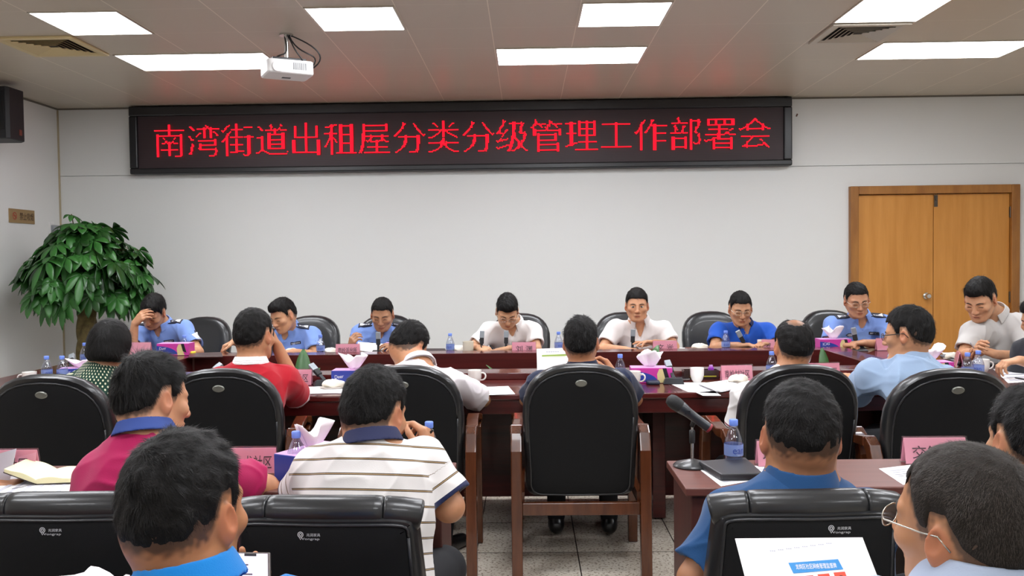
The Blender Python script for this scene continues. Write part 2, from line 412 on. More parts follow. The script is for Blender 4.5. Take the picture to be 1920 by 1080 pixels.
mb.box((-W2+fr/2, -LD/2, -.02), (fr, LD, 2*H2-.16)); mb.box((W2-fr/2, -LD/2, -.02), (fr, LD, 2*H2-.16))
mb.build('frame', blk, t, bevel=.012)
MB().box((0, -LD/2+.012, -.02), (2*W2-2*fr, LD-.03, 2*H2-.16)).build('screen', ledbg, t)
red = mat('led_red', '#7a0a12', .8, .1, emit=('#ff0c1e', 2.3))
def led_text(body, parent, x0, x1, zc, y, hgt):
    N = 32; V, T = glyphs(body); tri = V[np.array(T)][:, :, :2]
    n = len(body); vs = []; fs = []; pitch = (x1-x0)/n/N; hp = hgt/28
    adv = 1.0
    def inside(px, py):
        ok = np.zeros(len(px), bool)
        for a, b_, c in tri:
            lo = np.minimum(np.minimum(a, b_), c); hi = np.maximum(np.maximum(a, b_), c)
            m = np.where((px >= lo[0]) & (px <= hi[0]) & (py >= lo[1]) & (py <= hi[1]) & ~ok)[0]
            if not len(m): continue
            x, y_ = px[m], py[m]
            s1 = (b_[0]-a[0])*(y_-a[1])-(b_[1]-a[1])*(x-a[0]); s2 = (c[0]-b_[0])*(y_-b_[1])-(c[1]-b_[1])*(x-b_[0]); s3 = (a[0]-c[0])*(y_-c[1])-(a[1]-c[1])*(x-c[0])
            ok[m] |= ((s1 >= 0) & (s2 >= 0) & (s3 >= 0)) | ((s1 <= 0) & (s2 <= 0) & (s3 <= 0))
        return ok
    ylo, yhi = V[:, 1].min(), V[:, 1].max(); NR = 30
    I, J = np.meshgrid(np.arange(n*N), np.arange(NR))
    gxs = (I+.5)/N*adv; gys = ylo+(J+.5)/NR*(yhi-ylo)
    on = inside(gxs.ravel(), gys.ravel())
    G = on.reshape(I.shape).copy(); Rs, Cs = G.shape
    for c_ in range(Cs):                      # thin the level strokes like the Song face of the display
        r_ = 0
        while r_ < Rs:
            if not G[r_, c_]: r_ += 1; continue
            e_ = r_
            while e_ < Rs and G[e_, c_]: e_ += 1
            L_ = e_-r_
            if L_ <= 5:
                keep = 1 if L_ <= 3 else 2
                st_ = r_+(L_-keep)//2; G[r_:e_, c_] = False; G[st_:st_+keep, c_] = True
            r_ = e_
    on = G.ravel()
    for k in np.where(on)[0]:
        i, j = I.ravel()[k], J.ravel()[k]
        x = x0+(i+.5)*pitch; z = zc+(j+.5-NR/2)*hgt/NR; r = .0044; st = len(vs); rz_ = hgt/NR*.46; rx_ = pitch*.5
        vs += [(x-rx_, y, z-rz_), (x+rx_, y, z-rz_), (x+rx_, y, z+rz_), (x-rx_, y, z+rz_)]; fs.append((st, st+1, st+2, st+3))
    mb = MB(); mb.v = vs; mb.f = fs; return mb.build('lettering', red, parent, recalc=False)
tx0 = at(285, 258, WY-LD)[0]-t.location.x; tx1 = at(1449, 258, WY-LD)[0]-t.location.x
tz = at(867, 256, WY-LD)[2]-t.location.z
led_text('南湾街道出租屋分类分级管理工作部署会', t, tx0, tx1, tz, -LD+.005, .333)
# ------------------------------------------------------------------ projector on its ceiling pole
white = mat('white_plastic', '#e2e1e0', .4); cab = mat('black_cable', '#141414', .5)
PX, PY, PZ = at(538, 130, 6.45); t = thing('projector', 'white projector hanging upside down from a ceiling pole with black cables', 'projector', (PX, PY, CZ))
mb = MB(); mb.lathe([(.05, -.012), (.05, 0)], 20); mb.lathe([(.016, -.22), (.016, 0)], 14); mb.build('pole', steel, t, smooth=40)
R = rotz(math.radians(28)); hz = PZ-CZ
MB().box((0, 0, hz+.055), (.24, .19, .02), R).build('bracket', mat('black_plastic', '#161618', .45), t, bevel=.004)
def rbox2(x0, x1, y0, y1, z0, z1, r=.02, n=4):
    pts = []
    for cx, cy, a0 in ((x1-r, y0+r, -90), (x1-r, y1-r, 0), (x0+r, y1-r, 90), (x0+r, y0+r, 180)):
        for k in range(n+1): a = math.radians(a0+90*k/n); pts.append((cx+r*math.cos(a), cy+r*math.sin(a)))
    return pts
body = MB(); poly = rbox2(-.165, .165, -.13, .13, 0, 0, .03)
poly = [tuple((R[:2, :2]@np.array(p))) for p in poly]
body.prism(poly, hz-.055, hz+.045); pb = body.build('casing', white, t, bevel=.012, smooth=40)
mb = MB(); mb.lathe([(.038, -.004), (.038, .012), (.03, .014)], 24, tuple(R@np.array([-.095, -.126, hz-.01])), R@rotx(PI/2)); mb.build('lens_ring', white, pb, smooth=40)
mb = MB(); mb.lathe([(.001, .016), (.028, .016)], 24, tuple(R@np.array([-.095, -.122, hz-.01])), R@rotx(PI/2)); mb.build('lens', mat('lens_glass', '#111722', .08), pb)
mb = MB()
for k in range(7): mb.box(tuple(R@np.array([.02+k*.014, -.1312, hz-.0])), (.006, .003, .05), R)
mb.build('vent_slot', mat('socket_grey', '#55565a', .5), pb)
for k in range(4): MB().box(tuple(R@np.array([.1667, -.06+k*.035, hz+.012])), (.003, .022, .02), R).build('socket', MATS['socket_grey'], pb)
MB().box(tuple(R@np.array([.0, .03, hz-.0565])), (.06, .03, .004), R).build('bottom_plate', MATS['socket_grey'], pb)
mb = MB()
pe = R@np.array([.168, .04, hz+.01])
def arc(a, m1, m2, b_, n=14):
    a, m1, m2, b_ = map(lambda p: np.array(p, float), (a, m1, m2, b_)); T_ = np.linspace(0, 1, n)[:, None]
    return (1-T_)**3*a+3*(1-T_)**2*T_*m1+3*(1-T_)*T_**2*m2+T_**3*b_
mb.tube(arc((.01, 0, -.0), (.16, .02, -.06), (.36, 0, hz+.09), pe), .0055)
mb.tube(arc((.02, .0, -.01), (.1, -.02, -.2), (.3, -.02, hz+.14), pe+np.array([0, .02, 0])), .0055)
mb.tube(arc((-.01, -.01, -.02), (.06, -.1, -.22), (-.02, -.12, hz+.11), R@np.array([-.1, -.05, hz+.05])), .005)
mb.tube(arc((.015, -.02, -.015), (.08, -.05, -.12), (.05, -.1, hz+.16), (.13, -.04, hz+.05)), .005)
mb.build('cable', cab, t, smooth=60)
# ------------------------------------------------------------------ loudspeaker on the left wall
sc_ = mat('speaker_black', '#17181c', .6, bump=(300, .2, .001))
YS0, YS1 = 7.82, 8.14
t = thing('wall_speaker', 'black loudspeaker box hung high on the left wall', 'loudspeaker', (XL, (YS0+YS1)/2, 0))
z0, z1 = 2.575, 3.035; dd = (YS1-YS0)/2
mb = MB(); poly = [(.06, dd), (.06, -dd*.6), (.16, -dd), (.34, -dd), (.36, -dd*.8), (.36, dd*.6), (.30, dd)]
mb.prism(poly, z0, z1); cb = mb.build('cabinet', sc_, t, bevel=.008)
MB().box((.03, 0, (z0+z1)/2), (.06, .08, .16)).build('bracket', dkmetal, t)
MB().box((.25, -dd-.004, (z0+z1)/2+.02), (.16, .008, .34)).build('grille', mat('grille_black', '#0d0e10', .8, bump=(700, .6, .002)), t, bevel=.004)
MB().box((.362, .03, z0+.075), (.004, .04, .05)).build('badge', mat('badge_red', '#6b3328', .5), t)
# ------------------------------------------------------------------ brown sign, switch box
bronze = mat('bronze_plate', '#9a7d52', .4, metal=.3)
ys0, ys1 = 8.40, 8.83
zc = 1.45+(497-407)*8.6/1668
t = thing('wall_sign', 'small bronze no smoking plate on the left wall above the plant', 'sign', (XL, (ys0+ys1)/2, zc+.015))
MB().box((.006, 0, 0), (.012, ys1-ys0, .135)).build('plate', bronze, t, bevel=.002)
ink = mat('dark_brown_ink', '#3f2a1c', .6); rd = mat('sign_red', '#a03c25', .5)
mb = MB(); text(mb, '禁止吸烟', (.0135, .07, 0), (0, 1, 0), (0, 0, 1), .24, .075); mb.build('lettering', ink, t, recalc=False)
mb = MB(); ring = []
for a in range(24): ring.append((math.cos(a*PI/12), math.sin(a*PI/12)))
for a in range(24):
    p, q = ring[a], ring[(a+1) % 24]; k = len(mb.v)
    mb.add([(.0135, -.135+p[0]*.036, p[1]*.036), (.0135, -.135+q[0]*.036, q[1]*.036), (.0135, -.135+q[0]*.027, q[1]*.027), (.0135, -.135+p[0]*.027, p[1]*.027)], [(0, 1, 2, 3)])
mb.box((.0125, -.135, 0), (.002, .008, .06), rotx(.8)); mb.box((.0125, -.135, 0), (.002, .045, .008)); mb.build('symbol', rd, t, recalc=False)
t = thing('switch_box', 'small grey switch box over a white socket on the left wall near the corner', 'switch', (XL, 9.16, 1.45+(496-427)*9.1/1668))
MB().box((.008, -.02, 0), (.016, .09, .15)).build('back_plate', white, t, bevel=.003)
MB().box((.03, .02, -.01), (.035, .115, .095)).build('cover', mat('smoky_plastic', '#8f9297', .3), t, bevel=.006)
for (px, py, Y) in ((1494, 216, WY), ):
    p = at(px, py, Y); o = MB().box((0, -.003, 0), (.014, .006, .03), roty(.4)).build('wall_hook', mat('rust', '#6c4a3c', .7)); o.location = tuple(p); tag(o, 'tiny rusty hook in the wall beside the right end of the display', 'hook')
# ------------------------------------------------------------------ conference table (ring) and desks
mah = wood('mahogany', '#581b19', '#44110f', .22, (1.2, 30, 30), coat=.3); mah2 = wood('mahogany_side', '#4f1715', '#3b0f0e', .3, (1.2, 1.2, 30), coat=.15)
TX0, TX1, TY0, TY1 = -3.3, 2.95, 4.60, 6.92
def rect(x0, x1, y0, y1, ch=0):
    return [(x0+ch, y0), (x1-ch, y0), (x1, y0+ch), (x1, y1-ch), (x1-ch, y1), (x0+ch, y1), (x0, y1-ch), (x0, y0+ch)]
LZ = .75
t = thing('conference_table', 'large dark red mahogany ring table that the inner rows sit around', 'table', ((TX0+TX1)/2, (TY0+TY1)/2, 0))
ox, oy = t.location.x, t.location.y
def rel(p): return [(x-ox, y-oy) for x, y in p]
O1 = rel(rect(TX0, TX1, TY0, TY1, .22)); I1 = rel(rect(TX0+.72, 2.28, 5.17, 6.47, .01)); I2 = rel(rect(TX0+.9, 2.1, 5.35, 6.29, .01))
MB().ringprism(O1, I2, LZ-.03, LZ).build('tabletop', mah, t, bevel=.006)
MB().ringprism(I1, I2, LZ+.0005, LZ+.04).build('ledge', mah, t, bevel=.004)
O2 = rel(rect(TX0+.012, TX1-.012, TY0+.012, TY1-.012, .22)); O3 = rel(rect(TX0+.05, TX1-.05, TY0+.05, TY1-.05, .22))
MB().ringprism(O2, O3, LZ-.105, LZ-.031).build('apron', mah2, t, bevel=.003)
I3 = rel(rect(TX0+.88, 2.12, 5.33, 6.31, .01)); MB().ringprism(I3, I2, .02, LZ-.031).build('modesty_panel', mah2, t)
MB().ringprism(rel(rect(TX0+.9, 2.1, 5.35, 6.29, .01)), rel(rect(TX0+.92, 2.08, 5.37, 6.27, .01)), .3, LZ+.04).build('inner_face', mah2, t)
for x in (-2.0, -.66, .72, 2.1):
    MB().box((x-ox, 5.11-oy, (LZ-.031)/2+.005), (.07, .43, LZ-.041)).build('support_panel', mah2, t, bevel=.003)
for x in (-2.4, -1.2, 0, 1.2, 2.1): MB().box((x-ox, 6.54-oy, (LZ-.031)/2+.005), (.07, .43, LZ-.041)).build('support_panel', mah2, t)
MB().box((.775-ox, 4.9-oy, LZ+.0006), (.0025, .6, .001)).build('seam', mat('seam_dark', '#2a0a09', .6), t)
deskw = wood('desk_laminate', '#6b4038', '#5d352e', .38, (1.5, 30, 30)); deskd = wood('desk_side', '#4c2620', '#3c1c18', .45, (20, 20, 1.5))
def desk(x0, x1, y0, y1, label, legs):
    t = thing('training_desk', label, 'desk', ((x0+x1)/2, (y0+y1)/2, 0), group='narrow brown desks')
    hx, hy = (x1-x0)/2, (y1-y0)/2
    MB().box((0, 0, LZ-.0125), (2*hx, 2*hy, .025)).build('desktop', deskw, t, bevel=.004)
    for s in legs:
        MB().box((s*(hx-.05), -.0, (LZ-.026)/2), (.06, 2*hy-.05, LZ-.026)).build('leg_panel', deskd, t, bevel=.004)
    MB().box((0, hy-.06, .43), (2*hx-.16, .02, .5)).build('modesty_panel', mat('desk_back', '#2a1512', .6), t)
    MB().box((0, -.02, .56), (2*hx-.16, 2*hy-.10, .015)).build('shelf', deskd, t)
    return t
desk(.475, 2.45, 2.685, 3.06, 'narrow brown desk at the right carrying the standing microphone', (-1, 1))
desk(-2.6, -.25, 2.685, 3.06, 'narrow brown desk at the left with the open notebook and pink name plate', (-1, 1))
desk(-2.3, -.12, 1.5, 1.84, 'narrow brown desk in the nearest row below the picture edge at the left', (-1, 1))
# ------------------------------------------------------------------ chairs
leather = mat('black_leather', '#1d1e20', .33, .5, bump=(160, .12, .002), coat=.15)
clothb = mat('black_back_cloth', '#0e0f11', .85, .3, bump=(500, .3, .001)); piping = mat('black_piping', '#26272a', .3)
oak = wood('chair_wood', '#5b3019', '#44210f', .25, (18, 18, 2.5), coat=.4)
silver = mat('silver_badge', '#8b8d86', .35, metal=.7)
def back_outline(hw, z0, z1, top, cr, n=16, exp=2.3, taper=.0):
    """list of (x,z), counter-clockwise seen from behind; superellipse top of height `top`"""
    p = []
    for k in range(n+1):
        a = PI*k/n; c, s_ = math.cos(a), math.sin(a)
        x = hw*math.copysign(abs(c)**(2/exp), c); z = z1-top+top*abs(s_)**(2/exp); p.append((x, z))
    for k in range(1, 5): p.append((-hw+taper*k/4, (z1-top)+(z0+cr-(z1-top))*k/5))
    for k in range(6): a = PI+PI/2*k/5; p.append((-hw+taper+cr+cr*math.cos(a), z0+cr+cr*math.sin(a)))
    for k in range(1, 4): p.append((-(hw-taper-cr)+2*(hw-taper-cr)*k/4, z0))
    for k in range(6): a = -PI/2+PI/2*k/5; p.append((hw-taper-cr+cr*math.cos(a), z0+cr+cr*math.sin(a)))
    for k in range(1, 5): p.append((hw-taper+taper*k/5, z0+cr+((z1-top)-(z0+cr))*k/5))
    return p
def conference_chair():
    t = thing('conference_chair', 'x', 'chair')
    def warp(x, y, z): return (x, y-.21-(z-.4)*.22+x*x*.35, z)
    O = back_outline(.262, .36, .985, .24, .05, exp=2.5, taper=.012)
    MB().pad(O, [(.035, -.028), (.012, -.030), (0, -.012), (0, .03), (.012, .05), (.03, .062), (.08, .07)], warp).build('backrest', leather, t, smooth=60)
    O2 = back_outline(.232, .375, .945, .21, .045, exp=2.5, taper=.01)
    MB().pad(O2, [(.012, -.040), (.0, -.037), (0, -.024)], warp).build('back_panel', clothb, t, smooth=50)
    P = [warp(x, -.034, z) for x, z in back_outline(.236, .371, .950, .212, .047, exp=2.5, taper=.01)]; P.append(P[0])
    MB().tube(P, .0045, 6).build('piping', piping, t, smooth=180)
    mb = MB(); el = [(.026*math.cos(a*PI/10), .9+.016*math.sin(a*PI/10)) for a in range(20)]
    mb.pad(el, [(.004, -.045), (0, -.042), (0, -.036)], warp).build('badge', silver, t)
    S_ = [(x, y) for x, y in rbox2(-.245, .245, -.20, .27, 0, 0, .05)]
    mb = MB(); n = len(S_)
    for ins, z in ((.02, .375), (0, .39), (0, .445), (.02, .468), (.05, .478)):
        for x, y in S_:
            L = math.hypot(x, y-.03); k = (L-ins)/L; mb.v.append((x*k, (y-.03)*k+.03, z))
    for q in range(4):
        for i in range(n): j = (i+1) % n; mb.f.append((q*n+i, q*n+j, (q+1)*n+j, (q+1)*n+i))
    mb.f += [tuple(range(n-1, -1, -1)), tuple(4*n+i for i in range(n))]
    mb.build('seat', leather, t, smooth=60)
    for s in (-1, 1):
        x = s*.292
        MB().bar([(x, -.285, .002), (x, -.27, .3), (x, -.262, .58), (x, -.235, .64), (x, -.19, .665)], .05, [.05, .058, .062, .058, .05]).build('leg', oak, t, bevel=.006)
        MB().bar([(x, .245, .002), (x, .24, .3), (x, .225, .55), (x, .2, .62)], .048, [.045, .05, .055, .05]).build('leg', oak, t, bevel=.006)
        MB().bar([(x, -.195, .664), (x*.985, -.08, .650), (x*.96, .05, .658), (x*.96, .15, .668), (x, .215, .655), (x, .245, .63)], .058, [.045, .036, .03, .032, .036, .03]).build('armrest', oak, t, bevel=.006)
        MB().box((x*.93, 0, .36), (.03, .48, .05)).build('side_rail', oak, t)
    MB().box((0, -.262, .315), (.535, .028, .058)).build('stretcher', oak, t, bevel=.004)
    MB().box((0, .21, .35), (.535, .028, .05)).build('front_rail', oak, t)
    return t
def place(proto, used, x, y, rz, label, group):
    if not used:
        proto.location = (x, y, 0); proto.rotation_euler = (0, 0, rz); proto['label'] = label; proto['group'] = group; used.append(1); return proto
    return dup(proto, (x, y, 0), rz, label, group)
cc = conference_chair(); used = []
G1 = 'black leather chairs with wooden arms'
def cchair(px, ypos, rz, label, far=False):
    X = at(px, 800, ypos-.3)[0]; return place(cc, used, X, ypos, math.radians(rz), label, G1)
# near side of the ring table, backs to the camera
cchair(1089, 4.28, 0, 'wooden armed black chair of the person in navy, its whole back and legs visible')
cchair(760, 4.28, 0, 'wooden armed black chair behind the person in white bending over papers')
cchair(404, 4.22, 6, 'wooden armed black chair of the person in the red polo shirt')
cchair(88, 4.08, 2, 'wooden armed black chair behind the person in dotted green, at the left edge')
cchair(1496, 4.16, 2, 'wooden armed black chair of the balding person in white')
cchair(1780, 3.97, 1, 'empty wooden armed black chair in front of the person in pale blue')
# far side, facing the camera
for px, yy, rz, lb in ((350, 7.38, 172, 'black chair of the officer who holds a hand to the forehead, beside the plant'),
                   (563, 7.38, 176, 'black chair of the officer looking down to the side, behind the red polo shirt'),
                   (716, 7.38, 180, 'black chair directly behind the officer reading a sheet of paper'),
                   (972, 7.38, 178, 'black chair of the person in a white shirt writing with glasses on'),
                   (1182, 7.38, 184, 'black chair of the person in a white polo who is speaking'),
                   (1352, 7.36, 184, 'black chair of the person in a bright blue shirt'),
                   (1582, 7.36, 184, 'black chair of the officer seated in front of the wooden door')):
    place(cc, used, at(px, 620, yy)[0], yy, math.radians(rz), lb, G1)
# nearer training chairs with a thick roll along the top
logo_w = mat('printed_white', '#c9ccd0', .6)
def training_chair():
    t = thing('training_chair', 'x', 'chair')
    def warp(x, y, z): return (x, y-.19-(z-.4)*.16+x*x*.5, z)
    O = back_outline(.206, .36, .885, .05, .04, exp=6, taper=-.03)
    MB().pad(O, [(.03, -.030), (.01, -.030), (0, -.012), (0, .03), (.02, .052), (.06, .06)], warp).build('backrest', leather, t, smooth=60)
    # three piece roll along the top
    def roll(x0, x1, r):
        prof = [(-.995, .9), (-.96, .97), (-.85, 1), (0, 1), (.85, 1), (.96, .97), (.995, .9)]; pts = []; rs = []
        for q, k in prof:
            x = (x0+x1)/2+(x1-x0)/2*q; pts.append(warp(x, .012, .888-(abs(x)/.21)**4*.014)); rs.append(r*k)
        return MB().tube(pts, rs, 18)
    roll(-.13, .13, .036).build('head_roll', leather, t, smooth=180)
    for s in (-1, 1): roll(*sorted((s*.13, s*.212)), .035).build('head_roll', leather, t, smooth=180)
    O2 = back_outline(.186, .38, .863, .03, .04, exp=6, taper=-.015)
    MB().pad(O2, [(.012, -.038), (.0, -.035), (0, -.024)], warp).build('back_panel', clothb, t, smooth=50)
    P = [warp(x, -.033, z) for x, z in back_outline(.190, .376, .867, .032, .042, exp=6, taper=-.015)]; P.append(P[0])
    MB().tube(P, .004, 6).build('piping', piping, t, smooth=180)
    mb = MB(); c = np.array(warp(0, -.0395, .842)); text(mb, '兆润家具', c+[.0125, 0, .0045], (1, 0, 0), (0, 0, 1), .031, .007); text(mb, 'Wongrap', c+[.003, 0, -.005], (1, 0, 0), (0, 0, 1), .046, .0065)
    for k in range(16):
        a0, a1 = k*PI/8, (k+1)*PI/8
        for r0, r1 in ((.0068, .0052), (.0036, .002)):
            mb.add([c+[-.0165+r*math.cos(a), 0, .005+r*math.sin(a)] for r, a in ((r0, a0), (r0, a1), (r1, a1), (r1, a0))], [(0, 1, 2, 3)])
    mb.build('logo', logo_w, t, recalc=False)
    S_ = rbox2(-.23, .23, -.18, .25, 0, 0, .05); mb = MB(); mb.prism(S_, .39, .47); mb.build('seat', leather, t, bevel=.02, smooth=50)
    for s in (-1, 1):
        for y in (-.2, .2): MB().bar([(s*.2, y*1.1, .002), (s*.2, y*1.05, .2), (s*.2, y, .392)], .03, .03).build('leg', mat('chair_leg_black', '#141416', .4, metal=.5), t)
    return t
tc_ = training_chair(); used2 = []; G2 = 'black chairs with a padded roll on top'
def tchair(px, yy, rz, lb): return place(tc_, used2, at(px, 950, yy-.28)[0], yy, math.radians(rz), lb, G2)
t1_ = tchair(115, 2.29, 0, 'black roll top chair at the left edge, with white maker mark on its back')
t2_ = tchair(618, 2.24, -3, 'black roll top chair behind the person in the striped polo shirt')
t3_ = tchair(1510, 2.26, 2, 'black roll top chair at the right, partly covered by the held sheet of paper')
for o_, dx in ((t1_, -.018), (t2_, -.03), (t3_, .058)):
    for c_ in o_.children:
        if c_.name.startswith('logo'): c_.location.x = dx; c_.location.y = dx*dx*.5
# ------------------------------------------------------------------ small things on the tables
TZ = .7505
pet = clear('clear_plastic', '#eef2fb', .10); petw = clear('water_plastic', '#cfd9f4', .10, opac=.10, col='#dfe6fa'); labm = clear('bottle_label', '#9fb4f0', .08, opac=.55, col='#9db4ee')
capm = mat('blue_cap', '#6f8fe6', .4); labt = mat('label_blue_print', '#27409a', .5)
def bottle():
    t = thing('water_bottle', 'x', 'bottle')
    k = .155/.155
    MB().lathe([(.0, .002), (.024, 0), (.030, .006), (.031, .02), (.029, .03), (.0312, .034), (.0312, .05), (.031, .078), (.029, .088), (.024, .102), (.018, .118), (.0125, .130), (.0125, .138)], 24, cap=False).build('body', pet, t, smooth=180)
    MB().lathe([(.0, .004), (.023, .003), (.0285, .008), (.0297, .02), (.0275, .03), (.0297, .034), (.0297, .06), (.0, .0605)], 20, cap=False).build('water', petw, t, smooth=60)
    MB().lathe([(.0317, .036), (.0317, .074)], 24, cap=False).build('label', labm, t, smooth=180, recalc=False)
    mb = MB(); mb.lathe([(.0135, .134), (.0145, .137), (.0145, .153), (.013, .155)], 24); mb.build('cap', capm, t, smooth=40)
    mb = MB(); V, T = glyphs('ean'); lo, hi = V.min(0), V.max(0); Q = []
    for p in V:
        a = ((p[0]-lo[0])/(hi[0]-lo[0])-.5)*1.3; Q.append((.0321*math.sin(a), -.0321*math.cos(a), .044+(p[1]-lo[1])/(hi[1]-lo[1])*.016))
    mb.add(Q, T); mb.build('print', labt, t, recalc=False)
    return t
bo = bottle(); ub = []; GB = 'small water bottles with blue caps'
def bt(px, Y, lb, rz=0, z=TZ, sc=1):
    p = at(px, 700, Y); o = place(bo, ub, p[0], Y, math.radians(rz), lb, GB); o.location.z = z; o.scale = (sc, sc, sc); return o
bt(602, 6.62, 'blue capped water bottle left of towel and pink name plate, far table', 10)
bt(845, 6.62, 'blue capped water bottle on the far table beside the tall pale mug', -20)
bt(1048, 6.66, 'blue capped water bottle on the far table beside the head above navy shoulders', 30)
bt(1361, 6.60, 'blue capped water bottle in front of the person in the bright blue shirt', 0)
bt(347, 6.72, 'water bottle behind the magenta tissue box in front of the first officer', 40)
bt(160, 6.15, 'blue capped water bottle standing in front of the tree trunk, left of the bobbed hair', 15)
bt(88, 5.28, 'left one of two water bottles side by side on the left arm of the table', 50)
bt(117, 5.28, 'right one of two water bottles side by side on the left arm of the table', -40)
bt(1163, 5.05, 'blue capped water bottle right of the person in navy, beside the magenta tissue box', 20)
bt(1447, 5.12, 'blue capped water bottle half hidden by the balding head', 0)
bt(1814, 4.95, 'left one of two touching water bottles on the right arm of the table', 35)
bt(1834, 5.05, 'right one of two touching water bottles on the right arm of the table', -35)
bt(1375, 2.98, 'blue capped water bottle on the right desk behind the black notebook', 20)
bt(803, 2.99, 'blue capped water bottle behind the pen in the hand of the person in stripes', 60)
bt(553, 2.84, 'blue capped water bottle at the left shoulder of the person in stripes', 5)
# ---- cups
china = mat('white_china', '#ebe9e4', .2, coat=.3); cream_c = mat('cream_china', '#d9d2bf', .35)
def cup(kind, m):
    t = thing('tea_cup' if kind != 'mug' else 'mug', 'x', 'cup')
    if kind == 'mug': pr = [(.0, .002), (.030, 0), (.036, .006), (.040, .05), (.041, .095), (.0385, .095), (.036, .05), (.03, .01), (0, .009)]
    else: pr = [(.0, .003), (.02, 0), (.022, .003), (.032, .018), (.038, .042), (.039, .082), (.0365, .082), (.035, .042), (.028, .02), (0, .01)]
    MB().lathe(pr, 28, cap=False).build('body', m, t, smooth=60)
    if kind == 'handle':
        MB().tube(arc((.036, 0, .066), (.075, 0, .075), (.07, 0, .02), (.033, 0, .026), 12), .0045, 8).build('handle', m, t, smooth=180)
    return t
c1 = cup('mug', cream_c); c1.location = (at(878, 660, 6.6)[0], 6.6, TZ); c1['label'] = 'tall cream mug on the far table left of the microphones'
cups = []; c2 = cup('plain', china); GC = 'white tea cups without a handle'
def cp(px, Y, lb): p = at(px, 700, Y); o = place(c2, cups, p[0], Y, 0, lb, GC); o.location.z = TZ
cp(1307, 4.98, 'round white cup without handle standing on papers on the near side of the table')
cp(1257, 6.62, 'short white cup in front of the person who speaks in a white polo')
cp(1430, 6.62, 'white cup on the far table just left of the balding head')
cp(326, 6.62, 'white cup in front of the officer holding a hand to the forehead')
c3 = cup('handle', china); cu3 = []
def ch(px, Y, rz, lb): p = at(px, 700, Y); o = place(c3, cu3, p[0], Y, math.radians(rz), lb, 'white tea cups with a handle'); o.location.z = TZ
ch(890, 4.98, -10, 'white handled cup at the elbow of the person in white bending over papers')
ch(1188, 4.86, -20, 'white handled cup in front of the magenta tissue box near the person in navy')
ch(55, 5.1, 190, 'white handled cup at the left edge above the chair back')
ch(1842, 5.25, 0, 'white cup behind the two touching water bottles on the right')
# ---- towels on small dishes
terry = mat('white_towel', '#e6e0d2', .95, bump=(260, .5, .002)); dishm = mat('dish_glaze', '#dcd6cc', .25)
def towel():
    t = thing('hand_towel', 'x', 'towel')
    mb = MB(); n = 20; rg = random.Random(4)
    rows = []
    for k, (r, z) in enumerate(((.052, .012), (.060, .020), (.056, .034), (.038, .046), (.014, .052))):
        for i in range(n):
            a = 2*PI*i/n; q = 1+.10*math.sin(3*a+k)+.06*math.sin(7*a); mb.v.append((r*1.1*q*math.cos(a), r*.62*q*math.sin(a), z+.005*math.sin(2*a+k)+.004*math.sin(5*a)))
    for k in range(4):
        for i in range(n): j = (i+1) % n; mb.f.append((k*n+i, k*n+j, (k+1)*n+j, (k+1)*n+i))
    mb.f += [tuple(range(n-1, -1, -1)), tuple(4*n+i for i in range(n))]
    mb.build('cloth', terry, t, smooth=180, sub=1)
    mb = MB(); mb.lathe([(0, .001), (.045, 0), (.066, .010), (.068, .014), (.064, .013), (.044, .005), (0, .005)], 28, cap=False); o = mb.build('dish', dishm, t, smooth=50); o.scale = (1.1, .7, 1)
    return t
tw = towel(); tu = []
def tl(px, Y, rz, lb): p = at(px, 700, Y); o = place(tw, tu, p[0], Y, math.radians(rz), lb, 'folded white hand towels on dishes'); o.location.z = TZ
tl(624, 4.86, 10, 'folded white towel on a dish beside the blue tissue box, near side')
tl(1384, 4.90, 25, 'folded white towel in front of the pink name plate right of the white cup')
tl(622, 6.66, 0, 'folded white towel between the bottle and the pink name plate on the far table')
tl(549, 6.66, 0, 'folded white towel in front of the officer looking down to the side')
tl(862, 6.74, 0, 'folded white towel between bottle and cream mug on the far table')
tl(1312, 6.70, 0, 'folded white towel on the brown folder in front of the empty seat edge')
tl(1790, 5.9, 0, 'folded white towel beside the papers of the person in grey')
